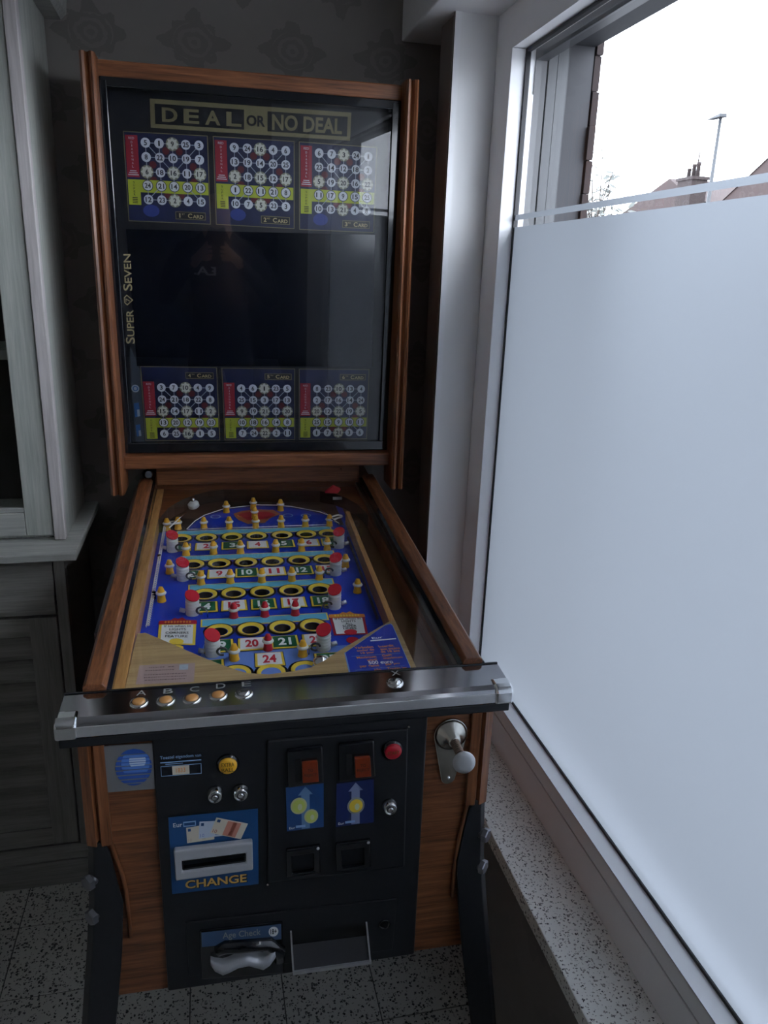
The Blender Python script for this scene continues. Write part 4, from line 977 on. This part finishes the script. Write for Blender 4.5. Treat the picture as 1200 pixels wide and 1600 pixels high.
# super seven, running upwards
q = quadmap([(197, 537), (190, 397), (204, 397), (211, 537)], BG, 0.0006); ss = MB()
ss.text('S', q, 0, .075, 0, 1, M_gold2, .01); ss.text('UPER', q, .085, .385, .2, 1, M_gold2, .01); ss.text('S', q, .60, .675, 0, 1, M_gold2, .01); ss.text('EVEN', q, .685, 1.0, .2, 1, M_gold2, .01)
ss.poly([q(*p) for p in ((.435, .35), (.465, .02), (.525, .02), (.555, .35), (.495, 1.05))], M_gold2); ss.poly([lift(q, .0004)(*p) for p in ((.448, .36), (.472, .12), (.518, .12), (.542, .36), (.495, .9))], M_blackprint); ss.text('7', lift(q, .0008), .475, .515, .2, .68, M_gold2, .01)
ss.build('super_seven_print', bgo)
ic = MB(); c = BG(211.5, 607); ic.poly([BG(*p) + N_FR * .0004 for p in ((203, 540), (208, 552), (214, 566), (219, 580), (226, 690), (212, 690), (205, 600))], mat('slate_print', (0.03, 0.04, 0.055), 0.4))
ic.disc(c + N_FR * .0009, UX, UZ, .0095, M_bsteel, 18); ic.ring(c + N_FR * .0012, UX, UZ, .004, .0065, M_pplate, 18)
for p4 in ([(209, 630), (217, 629), (219, 650), (211, 652)], [(212, 664), (219, 663), (221, 681), (214, 682)]): ic.poly([BG(*p) + N_FR * .0009 for p in p4], M_pplate); ic.poly([BG(p[0] * .5 + p4[2][0] * .5, p[1] * .5 + p4[2][1] * .5) + N_FR * .0013 for p in p4], M_bsteel)
ic.build('pictogram_print', bgo)
M_ng = mat('card_number_black', (0.012, 0.012, 0.02), 0.5); M_star = mat('star_print', (0.46, 0.46, 0.40), 0.4); M_olive = mat('olive_print', (0.17, 0.17, 0.12), 0.4); M_dred = mat('deep_red_print', (0.08, 0.006, 0.012), 0.4)
CARDS = [
 ([(192, 204.5), (324.5, 212), (329.5, 351), (201, 345.5)], '1', 'ST', [5, 1, 9, 25, 3, 8, 22, 10, 19, 7, 6, 18, 16, 11, 17, 24, 21, 14, 20, 13, 12, 23, 2, 4, 15]),
 ([(332.5, 212.5), (460, 220.5), (460, 358), (337.5, 351)], '2', 'ND', [9, 24, 16, 4, 6, 13, 19, 14, 20, 25, 2, 18, 15, 12, 17, 1, 22, 11, 21, 8, 10, 7, 5, 23, 3]),
 ([(467, 221), (589, 230), (584, 364), (467.5, 359)], '3', 'RD', [6, 7, 3, 24, 1, 23, 14, 12, 18, 2, 5, 19, 20, 16, 22, 11, 17, 9, 15, 25, 10, 13, 21, 4, 8]),
 ([(219, 572), (339, 574), (344, 688), (227.5, 689)], '4', 'TH', [3, 7, 10, 4, 9, 24, 21, 18, 22, 8, 15, 14, 17, 11, 2, 13, 20, 12, 19, 23, 6, 25, 16, 1, 5]),
 ([(346, 574.5), (461, 576), (461, 687), (351, 688)], '5', 'TH', [4, 6, 1, 23, 5, 25, 15, 3, 17, 13, 9, 19, 21, 12, 20, 10, 18, 16, 14, 8, 7, 24, 22, 2, 11]),
 ([(467, 576), (577, 577), (573, 686), (467, 687)], '6', 'TH', [8, 23, 10, 13, 4, 2, 17, 16, 14, 24, 20, 12, 22, 19, 5, 25, 15, 9, 18, 11, 1, 7, 21, 3, 6])]
for ci, (px4, num, suf, nums) in enumerate(CARDS):
    q = quadmap(px4, BG, 0.0005); L_ = [lift(q, .0003 * k) for k in range(8)]; m = MB(); top = ci < 3
    asp = (q(1, .5) - q(0, .5)).length / (q(.5, 1) - q(.5, 0)).length
    m.poly(rect(L_[0], 0, 1, 0, 1), M_pnavy); frame(m, L_[1], 0, 1, 0, 1, .009, .009, M_gold)
    if top: R0, R1, Y0_, Y1_, S1_, rowsT, box = .04, .50, .525, .665, .81, [.115, .272, .435, .587, .745], (.57, .94, .865, .955)
    else: R0, R1, Y0_, Y1_, S1_, rowsT, box = .20, .66, .685, .815, .97, [.276, .436, .593, .747, .90], (.58, .95, .07, .155)
    cols = [.255, .415, .572, .732, .890]; rd = .056
    # reddish quarter fields behind the numbers
    for (x, y) in ((.49, .5), (.65, .5), (.33, 1.5), (.81, 1.5), (.33, 2.6), (.81, 2.6), (.49, 3.6), (.65, 3.6)):
        k = int(y); ty = rowsT[k] + (rowsT[k + 1] - rowsT[k]) * (y - k); m.poly(ell(L_[1], x, ty, .045, .045 * asp, 8), M_dred)
    m.poly(rect(L_[1], .02, .165, R0, R1), M_bred); m.poly(rect(L_[2], .02, .985, Y0_, Y1_), M_blime); m.poly(rect(L_[2], .02, .165, Y1_, S1_), M_blime)
    m.text('RED', L_[3], .06, .125, R0 + .02, R0 + .045, M_bwhite)
    for k, ch in enumerate('DIAGONAL'): m.text(ch, L_[3], .083 if ch != 'I' else .09, .103 if ch != 'I' else .096, R0 + .065 + k * .038, R0 + .088 + k * .038, M_bwhite)
    for k in range(3): m.poly(rect(L_[3], .055 - .012 * k, .13 + .012 * k, R1 - .075 + k * .022, R1 - .066 + k * .022), M_bwhite)
    for k, ch in enumerate('SUPER'): m.text(ch, L_[3], .083, .103, Y0_ + .022 + k * .034, Y0_ + .045 + k * .034, M_blackprint)
    for k in range(4): m.poly(rect(L_[3], .065, .125, S1_ - .085 + k * .019, S1_ - .076 + k * .019), M_blackprint)
    # connecting lines
    def seg(a_, b2, wdt=.0045):
        (x0, y0), (x1, y1) = a_, b2; dx, dy = x1 - x0, (y1 - y0) / asp; l = math.hypot(dx, dy); nx, ny = -dy / l * wdt, dx / l * wdt * asp
        m.poly([L_[3](x0 + nx, y0 + ny), L_[3](x1 + nx, y1 + ny), L_[3](x1 - nx, y1 - ny), L_[3](x0 - nx, y0 - ny)], M_bsteel)
    for j in (0, 1, 2, 4): seg((cols[0], rowsT[j]), (cols[4], rowsT[j]))
    for i in range(5): seg((cols[i], rowsT[0]), (cols[i], rowsT[4]))
    seg((cols[0], rowsT[0]), (cols[2], rowsT[2])); seg((cols[4], rowsT[0]), (cols[2], rowsT[2])); seg((cols[0], rowsT[4]), (cols[1], rowsT[3])); seg((cols[4], rowsT[4]), (cols[3], rowsT[3]))
    for idx, n in enumerate(nums):
        j, i = divmod(idx, 5); x, y = cols[i], rowsT[j]
        if idx in (2, 10, 12, 14, 22):
            m.poly(ell(L_[4], x, y, .078, .078 * asp, 18), M_olive)
            m.poly([L_[5](x + (.076 if k % 2 == 0 else .054) * math.cos(k * PI / 8), y + (.076 if k % 2 == 0 else .054) * asp * math.sin(k * PI / 8)) for k in range(16)], M_star)
        else:
            if j == 3: m.poly(ell(L_[4], x, y, .064, .064 * asp, 18), M_pnavy)
            m.poly(ell(L_[5], x, y, rd, rd * asp, 18), M_bwhite)
        hw = .036 if n > 9 else .018
        if n == 1: hw = .010
        m.text(str(n), L_[6], x - hw, x + hw, y - .030 * asp, y + .030 * asp, M_ng, .025)
    m.poly(rect(L_[3], *box), M_blackprint); frame(m, L_[4], *box, .008, .008, M_gold)
    bx0, bx1, by0, by1 = box; bw, bh = bx1 - bx0, by1 - by0
    m.text(num, L_[4], bx0 + bw * (.09 if num != '1' else .12), bx0 + bw * (.19 if num != '1' else .165), by0 + bh * .22, by0 + bh * .78, M_gold2, .02); m.text(suf, L_[4], bx0 + bw * .21, bx0 + bw * .31, by0 + bh * .22, by0 + bh * .42, M_gold2)
    m.text('C', L_[4], bx0 + bw * .41, bx0 + bw * .55, by0 + bh * .2, by0 + bh * .8, M_gold2, .02); m.text('ARD', L_[4], bx0 + bw * .57, bx0 + bw * .92, by0 + bh * .34, by0 + bh * .8, M_gold2, .02)
    if top: m.poly(ell(L_[1], .28, .87, .10, .07, 14), mat('bubble_print', (0.02, 0.035, 0.17), 0.4))
    o = m.build('bingo_card', bgo); o['label'] = 'printed bingo number card'
# ================================================================== THE DRESSER ON THE LEFT
def pale_wood(name, a, b_, c, axis): return wood(name, a, b_, c, axis, 0.8, 0.55, 0.0)
M_hg = pale_wood('limewashed_wood_upright', (0.30, 0.315, 0.285), (0.40, 0.415, 0.38), (0.50, 0.51, 0.47), 2)
M_hx = pale_wood('limewashed_wood_across', (0.30, 0.305, 0.285), (0.39, 0.395, 0.37), (0.48, 0.48, 0.45), 0)
M_hp = pale_wood('limewashed_pilaster', (0.40, 0.37, 0.36), (0.52, 0.48, 0.475), (0.62, 0.58, 0.57), 2)
M_hb = pale_wood('shaded_limewash_base', (0.16, 0.155, 0.14), (0.22, 0.215, 0.20), (0.28, 0.275, 0.25), 0)  # limewash darkened: the shade on the lower part is in its colour
M_hbz = pale_wood('shaded_limewash_base_upright', (0.16, 0.155, 0.14), (0.22, 0.215, 0.20), (0.28, 0.275, 0.25), 2)  # upright grain, with the same painted-in shade
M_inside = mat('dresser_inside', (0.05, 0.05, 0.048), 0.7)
HX0, HX1 = -1.36, -0.326
dr = empty('dresser', ((HX0 + HX1) / 2, 1.9, 0)); tag(dr, 'grey limewashed dresser with glazed upper doors and louvred lower doors', 'dresser')
OX, OY = -(HX0 + HX1) / 2, -1.9
class HB(MB):
    def box(s, a, b, m): return MB.box(s, (a[0] + OX, a[1] + OY, a[2]), (b[0] + OX, b[1] + OY, b[2]), m)
YF = 1.735
h = HB(); h.box((HX0, YF + .02, .05), (HX1, YB - .005, .893), M_hb); base = h.build('base_carcass', dr, bevel=.002)
h = HB(); h.box((HX0, YF, .115), (HX0 + .03, YF + .02, .893), M_hbz); h.build('stile', base)
h = HB(); h.box((HX1 - .024, YF, .115), (HX1, YF + .02, .893), M_hbz); h.build('stile', base, bevel=.002)
h = HB(); h.box((-.858, YF, .115), (-.836, YF + .02, .893), M_hbz); h.build('stile', base, bevel=.002)
h = HB(); h.box((HX0, YF - .004, .0), (HX1 + .002, YB - .01, .072), M_hb); h.build('plinth', dr, bevel=.004)
h = HB(); h.box((HX0, YF - .001, .072), (HX1 + .001, YB - .01, .118), M_hb); h.build('bottom_rail', dr, bevel=.004)
h = HB(); h.box((HX0 - .03, 1.692, .8945), (HX1 + .034, YB - .005, .9135), M_hx); h.build('worktop', dr, bevel=.003)
for (xa, xb) in ((-.836, HX1 - .024), (HX0 + .03, -.858)):
    xa, xb = xa + .003, xb - .003
    # drawer front with a swelling moulding
    d = MB(); pr_ = [(YF + .012, .752), (YF - .002, .752), (YF - .006, .765), (YF - .005, .790), (YF + .002, .812), (YF + .008, .822), (YF + .010, .870), (YF + .016, .888), (YF + .02, .888), (YF + .02, .752)]
    d.prism([(xa + OX, y + OY, z) for y, z in pr_], (xb - xa, 0, 0), M_hb); d.build('drawer_front', dr, bevel=.001)
    dm = HB(); z0, z1 = .124, .744; sw = .058
    dm.box((xa, YF - .002, z0), (xa + sw, YF + .02, z1), M_hbz); dm.box((xb - sw, YF - .002, z0), (xb, YF + .02, z1), M_hbz)
    dm.box((xa + sw, YF - .002, z1 - .045), (xb - sw, YF + .02, z1), M_hb); dm.box((xa + sw, YF - .002, z0), (xb - sw, YF + .02, z0 + .05), M_hb); dm.box((xa + sw, YF + .016, z0 + .05), (xb - sw, YF + .02, z1 - .045), M_hb)
    dd = dm.build('louvred_door', dr, bevel=.002)
    n_ = 9; pitch = (z1 - .045 - z0 - .05) / n_; slat0 = None
    for k in range(n_):
        zc = z0 + .05 + k * pitch
        if slat0 is None:
            s_ = MB(); s_.prism([(xa + sw + OX, YF + .015 + OY, pitch * .98), (xa + sw + OX, YF - .0005 + OY, pitch * .18), (xa + sw + OX, YF - .0005 + OY, pitch * .02), (xa + sw + OX, YF + .015 + OY, pitch * .35)], (xb - xa - 2 * sw, 0, 0), M_hb)
            slat0 = s_.build('louvre_slat', dd, loc=(0, 0, zc), bevel=.001); continue
        o = slat0.copy(); COL.objects.link(o); o.parent = dd; o.location = (0, 0, zc)
# glazed upper part
YU = 1.785; ZU0, ZU1 = .9140, 2.06
h = HB(); h.box((HX0 + .02, YU + .025, ZU0), (HX0 + .045, YB - .005, ZU1), M_hg); h.box((HX1 - .022, YU + .012, ZU0), (HX1 - .001, YB - .005, ZU1), M_hg)
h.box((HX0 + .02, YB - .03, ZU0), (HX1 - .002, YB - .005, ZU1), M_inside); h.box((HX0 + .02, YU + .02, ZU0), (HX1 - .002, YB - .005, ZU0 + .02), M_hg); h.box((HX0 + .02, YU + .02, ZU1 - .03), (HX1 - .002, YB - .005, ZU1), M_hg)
uc = h.build('upper_carcass', dr, bevel=.002)
for x0, x1 in ((HX1 - .024, HX1), (HX0 + .02, HX0 + .044)):
    h = HB(); h.box((x0, YU - .004, ZU0 + .001), (x1, YU + .022, ZU1), M_hp); h.build('pilaster', uc, bevel=.002)
h = HB(); h.box((HX0 + .045, 1.86, 1.312), (HX1 - .024, YB - .03, 1.333), M_hg); h.build('shelf', uc)
for (xa, xb) in ((-.838, HX1 - .026), (HX0 + .046, -.842)):
    dm = HB(); y0, y1 = YU + .004, YU + .024; z0, z1 = ZU0 + .010, ZU1 - .02; sw = .058
    dm.box((xa, y0, z0), (xa + sw, y1, z1), M_hg); dm.box((xb - sw, y0, z0), (xb, y1, z1), M_hg); dm.box((xa + sw, y0 + .001, z0), (xb - sw, y1, z0 + .055), M_hx); dm.box((xa + sw, y0 + .001, z1 - .07), (xb - sw, y1, z1), M_hx)
    dm.box((xa + sw, y0 + .004, z0 + .055), (xb - sw, y1, z0 + .066), M_hx)
    gd_ = dm.build('glazed_door', dr, bevel=.002)
    MB().poly([(xa + sw + OX, y0 + .012 + OY, z0 + .06), (xb - sw + OX, y0 + .012 + OY, z0 + .06), (xb - sw + OX, y0 + .012 + OY, z1 - .06), (xa + sw + OX, y0 + .012 + OY, z1 - .06)], M_pane).build('door_pane', gd_)
cr = MB(); cpr = [(0.0, 0.0), (.035, .0), (.047, .012), (.050, .04), (.062, .06), (.062, .085), (.0, .085)]
cr.add([], [], M_hx)
zc0 = ZU1 - .018
for k in range(len(cpr) - 1):
    (e0, a0), (e1, a1) = cpr[k], cpr[k + 1]
    def P4(e, a): return [(HX0 + .02 - e + OX, YB - .005 + OY, zc0 + a), (HX0 + .02 - e + OX, YU - e + OY, zc0 + a), (HX1 + e + OX, YU - e + OY, zc0 + a), (HX1 + e + OX, YB - .005 + OY, zc0 + a)]
    A, B = P4(e0, a0), P4(e1, a1)
    for i in range(3): cr.poly([A[i], A[i + 1], B[i + 1], B[i]], M_hx)
cr.build('cornice', dr)
# a few things standing behind the glass
def vessel(name, x, y, z, prof, m, label, cat):
    o = MB().lathe((0, 0, 0), UZ, prof, m, 24).build(name); o.location = (x, y, z); tag(o, label, cat); return o

# ================================================================== STEEL BALL
p = PF(501, 1041); 
ball = MB().lathe((0, 0, 0), UZ, [(0.0138 * math.sin(PI * k / 14), -0.0138 * math.cos(PI * k / 14)) for k in range(15)], M_chrome, 24, cap=False).build('steel_ball')
bl = root.matrix_basis @ (p + Vector((0.0, 0.0, 0.005))); ball.location = bl
tag(ball, 'shiny steel ball lying in the hole at the foot of the blue playfield', 'ball')

# ================================================================== OUTSIDE
M_tile = mat('red_roof_tiles', (0.026, 0.013, 0.012), 0.8, wear=0.25, wscale=3); M_wallb = mat('far_brick', (0.022, 0.014, 0.0135), 0.9, wear=0.2); M_cap = mat('far_ridge', (0.12, 0.09, 0.05), 0.8)
def at(px, py, x): r = ray(px, py); return CAM + r * (x / r.x)
def house(name, label, x, apex, eave, right_px, z_eave_px, parts=True):
    pass
# nearer house: gabled roof seen over the film
D1 = 22.0
a = at(1046, 279, D1); e0 = at(975, 331, D1); r1 = at(1057, 293, D1); r2 = at(1083, 315, D1)
hs = empty('brick_house', (D1 + 3, a.y, -.5)); tag(hs, 'brick house with red gabled roof and three-pot chimney across the street', 'house')
hl = lambda v: Vector((v.x - D1 - 3, v.y - a.y, v.z + .5))
m = MB(); yl, yr = e0.y + 1.2, at(1083, 314, D1).y; ze = e0.z - 1.2
m.box((-2.6, yr - a.y + .3, 0), (6, yl - a.y - .3, ze + .5), M_wallb); m.build('walls', hs)
m = MB(); ap_z = a.z + .5
slope = (a.z - e0.z) / (e0.y - a.y)
zl = ap_z - slope * (yl - a.y)
m.add([(-3, 0, ap_z), (6.4, 0, ap_z), (6.4, yl - a.y, zl), (-3, yl - a.y, zl)], [(0, 1, 2, 3)], M_tile)
m.add([(-3, 0, ap_z), (6.4, 0, ap_z), (6.4, yr - a.y, at(1083, 314, D1).z + .5), (-3, yr - a.y, at(1083, 314, D1).z + .5)], [(0, 1, 2, 3)], M_tile)
m.add([(-3, 0, ap_z), (-3, yl - a.y, zl), (-3, yl - a.y, 3), (-3, yr - a.y, 3), (-3, yr - a.y, at(1083, 314, D1).z + .5)], [(0, 1, 2, 3, 4)], M_tile); m.build('roof', hs)
c0, c1 = at(1064, 292, D1), at(1086, 292, D1); ct0 = at(1062, 282, D1)
m = MB(); m.box((-3.2, c1.y - a.y, 3), (-2.4, c0.y - a.y, ct0.z + .5 - .05), M_wallb); m.box((-3.25, c1.y - a.y - .08, ct0.z + .42), (-2.35, c0.y - a.y + .08, ct0.z + .55), M_wallb); ch = m.build('chimney', hs)
for px, hh in ((1069, .45), (1076, .6), (1082.5, .65)):
    q_ = at(px, 283, D1); MB().lathe((-2.8, q_.y - a.y, ct0.z + .53), UZ, [(.10, 0), (.085, hh * .8), (.10, hh * .82), (.10, hh)], M_wallb, 10).build('chimney_pot', ch)
q_ = at(1083, 268, D1); MB().tube([(-2.8, q_.y - a.y, ct0.z + 1.1), (-2.8, q_.y - a.y, ct0.z + 1.6)], .03, M_wallb, 6).build('vent_cowl', ch)
# second house further along the street
D2 = 20.0; a = at(1230, 218, D2); e0 = at(1136, 306, D2)
h2 = empty('tiled_house', (D2, a.y, -.5)); tag(h2, 'house with a steep red tiled roof beyond the street lamp', 'house')
m = MB(); slope = (a.z - e0.z) / (e0.y - a.y); yl = e0.y + 1.0; zl = a.z + .5 - slope * (yl - a.y)
m.add([(0, 0, a.z + .5), (8, 0, a.z + .5), (8, yl - a.y, zl), (0, yl - a.y, zl)], [(0, 1, 2, 3)], M_tile); m.add([(0, 0, a.z + .5), (8, 0, a.z + .5), (8, -5, zl), (0, -5, zl)], [(0, 1, 2, 3)], M_tile)
m.add([(0.05, 0, a.z + .5), (0.05, yl - a.y, zl), (0.05, -5, zl)], [(0, 1, 2)], M_tile); m.build('roof', h2)
MB().box((.3, -4.6, 0), (7.6, yl - a.y - .4, zl + .1), M_wallb).build('walls', h2)
# street lamp
D3 = 15.0; t0 = at(1126, 184, D3); t1 = at(1110, 181.5, D3)
sl_ = empty('street_lamp', (D3, t0.y, -.5)); tag(sl_, 'tall grey street lamp with a flat lantern head', 'street lamp')
M_lp = mat('lamp_grey', (0.03, 0.033, 0.038), 0.5, 0.2)
MB().tube([(0, 0, 0), (0, 0, 2), (0, 0, t0.z + .5)], [.085, .075, .045], M_lp, 10).build('pole', sl_)
MB().lathe((0, 0, 0), UZ, [(.18, 0), (.18, .04), (.09, .06)], M_lp, 12).build('base', sl_)
d = t1.y - t0.y; zz = t0.z + .5
MB().add([(-.12, -.12, zz), (.12, -.12, zz), (.10, d, zz + .02), (-.10, d, zz + .02), (-.12, -.12, zz + .10), (.12, -.12, zz + .10), (.08, d, zz + .05), (-.08, d, zz + .05)], [(0, 1, 2, 3), (4, 7, 6, 5), (0, 4, 5, 1), (1, 5, 6, 2), (2, 6, 7, 3), (3, 7, 4, 0)], M_lp).build('lantern', sl_, bevel=.02)
# leafy young tree just beyond the brick corner
D4 = 4.6; b0 = at(925, 345, D4)
tr_ = empty('young_tree', (D4, b0.y, -.5)); tag(tr_, 'thin young tree with sparse dark leaves beyond the brick edge', 'tree')
M_bark = mat('dark_bark', (0.05, 0.04, 0.035), 0.9); M_leaf = mat('dark_leaf', (0.05, 0.055, 0.05), 0.6, wear=0.4)
MB().tube([(0, 0, 0), (.02, .05, 1.0), (0, 0, b0.z + .5)], [.035, .028, .016], M_bark, 8).build('trunk', tr_)
rnd = random.Random(3); lv = MB(); k = 0
tips = [(921, 232), (941, 245), (926, 258), (958, 268), (949, 278), (915, 285), (932, 292), (957, 283), (912, 308), (940, 312), (925, 322), (905, 300), (948, 330), (962, 322), (985, 325), (975, 332), (918, 335), (935, 338), (955, 338)]
for px, py in tips:
    tip = at(px, py, D4 + rnd.uniform(-.3, .3)) - Vector((D4, b0.y, -.5)); st_ = Vector((0, 0, b0.z + .5 - .15 + rnd.uniform(-.2, .1)))
    mid = (tip + st_) / 2 + Vector((rnd.uniform(-.05, .05), rnd.uniform(-.1, .1), -.04))
    MB().tube([st_, mid, tip], [.012, .009, .005], M_bark, 5).build('twig', tr_)
    for j in range(10):
        f_ = rnd.uniform(.35, 1.05); c = st_ * (1 - f_) + tip * f_ + Vector((rnd.uniform(-.05, .05), rnd.uniform(-.05, .05), rnd.uniform(-.05, .05)))
        u = Vector((rnd.uniform(-1, 1), rnd.uniform(-1, 1), rnd.uniform(-.6, .6))).normalized(); v = u.orthogonal().normalized(); ln = rnd.uniform(.04, .075)
        lv.add([c, c + u * ln + v * ln * .35, c + u * ln * 2, c + u * ln - v * ln * .35], [(0, 1, 2, 3)], M_leaf)
lo_ = lv.build('leaves', tr_); lo_['kind'] = 'stuff'
# ================================================================== THE PHOTOGRAPHER (seen only as a dark reflection in the backglass)
M_jacket = mat('black_jacket_cloth', (0.010, 0.010, 0.012), 0.85, wear=0.2); M_jeans = mat('dark_trousers', (0.015, 0.017, 0.025), 0.85); M_skin = mat('skin', (0.48, 0.27, 0.19), 0.5); M_shoe = mat('dark_shoe_leather', (0.02, 0.017, 0.015), 0.4)
bm = bmesh.new(); SK = bm.verts.layers.skin.verify()
def bv(co, r, par=None, r2=None):
    v = bm.verts.new(co); v[SK].radius = (r, r2 or r)
    if par is not None: bm.edges.new((par, v))
    return v
PY = -0.46
pel = bv((0, PY, .96), .145, None, .115); pel[SK].use_root = True
wst = bv((0, PY + .005, 1.10), .135, pel, .105); chs = bv((0, PY, 1.27), .155, wst, .115); upc = bv((0, PY + .01, 1.39), .13, chs, .10)
nck = bv((0, PY + .035, 1.49), .052, upc); jaw = bv((0, PY + .075, 1.575), .062, nck); hd_ = bv((0, PY + .070, 1.645), .078, jaw, .090); crn = bv((0, PY + .055, 1.715), .055, hd_, .062)
nose = bv((0, PY + .168, 1.612), .010, jaw)
for s in (-1, 1):
    sh_ = bv((s * .165, PY, 1.405), .062, upc); ua = bv((s * .235, PY + .02, 1.30), .052, sh_); el = bv((s * .265, PY + .10, 1.17), .043, ua)
    fa = bv((s * .19, PY + .25, 1.29), .038, el); wr2 = bv((s * .098, PY + .395, 1.395), .026, fa)
    pm = bv((s * .066, PY + .425, 1.425), .022, wr2, .016)
    for k, (dz, ln) in enumerate(((.030, .9), (.012, 1.0), (-.006, .95), (-.022, .78))):
        k1 = bv((s * .050, PY + .452, 1.425 + dz), .0085, pm); k2 = bv((s * (.045 - .010 * ln), PY + .463, 1.430 + dz), .0080, k1); bv((s * (.045 - .030 * ln), PY + .464, 1.432 + dz), .0072, k2)
    t1 = bv((s * .056, PY + .425, 1.452), .0105, pm); t2 = bv((s * .040, PY + .428, 1.474), .0090, t1); bv((s * .026, PY + .432, 1.488), .0080, t2)
    hp = bv((s * .095, PY, .90), .092, pel); kn_ = bv((s * .115, PY + .02, .50), .062, hp); an = bv((s * .125, PY - .02, .10), .042, kn_); he = bv((s * .128, PY - .01, .045), .040, an); bv((s * .145, PY + .15, .032), .034, he)
me = bpy.data.meshes.new('person'); bm.to_mesh(me); bm.free()
tmp = bpy.data.objects.new('tmp_person', me); COL.objects.link(tmp)
md = tmp.modifiers.new('skin', 'SKIN'); md.use_smooth_shade = True; tmp.modifiers.new('sub', 'SUBSURF').levels = 1
me2 = bpy.data.meshes.new_from_object(tmp.evaluated_get(bpy.context.evaluated_depsgraph_get())); bpy.data.objects.remove(tmp)
zmin = min(v.co.z for v in me2.vertices)
for m_ in (M_jacket, M_jeans, M_skin, M_shoe): me2.materials.append(m_)
for p in me2.polygons:
    c = p.center; p.use_smooth = True
    hand = c.y > PY + .385 and abs(c.x) < .115 and c.z > 1.36
    p.material_index = 2 if (c.z > 1.50 or hand) else 3 if c.z < .10 else 1 if c.z < .93 else 0
person = bpy.data.objects.new('person', me2); COL.objects.link(person); me2.name = 'person'; person.location = (0, 0, -zmin)
tag(person, 'person in black jacket holding up a phone, reflected in the backglass', 'person')
hm = MB(); hc = Vector((0, PY + .058, 1.668)); V = []; F_ = []; nu, nv = 16, 9
for j in range(nv + 1):
    th = PI * .60 * j / nv
    for i in range(nu):
        ph = 2 * PI * i / nu; V.append(hc + Vector((.092 * math.sin(th) * math.cos(ph), -.006 + .104 * math.sin(th) * math.sin(ph) - .03 * max(0, math.sin(ph)) * (j / nv), .086 * math.cos(th) + (.035 * (j / nv) if math.sin(ph) > .2 else 0))))
hm.add(V, [(j * nu + i, j * nu + (i + 1) % nu, (j + 1) * nu + (i + 1) % nu, (j + 1) * nu + i) for j in range(nv) for i in range(nu)], mat('dark_hair', (0.02, 0.014, 0.01), 0.6), True); hm.build('hair', person)
from mathutils.bvhtree import BVHTree
bvh = BVHTree.FromPolygons([v.co for v in me2.vertices], [tuple(p.vertices) for p in me2.polygons])
def on_chest(s_, t_):
    x, z = -.065 - (s_ - .5) * .11, 1.325 + (.5 - t_) * .042
    h = bvh.ray_cast(Vector((x, -.30, z)), Vector((0, -1, 0)))[0]
    return Vector((x, (h.y if h else PY + .12) + .003, z))
tm = MB(); tm.text('EA.', on_chest, 0, 1, 0, 1, M_pwhite, 0.02); tm.build('jacket_lettering', person)
ph_ = MB().box((-.037, -.0165, 1.372), (.037, -.0085, 1.532), M_blackgloss).build('phone', None, bevel=.004, bseg=3); ph_.location.z = 0
tag(ph_, 'black phone held upright in both hands in front of the black jacket', 'phone')
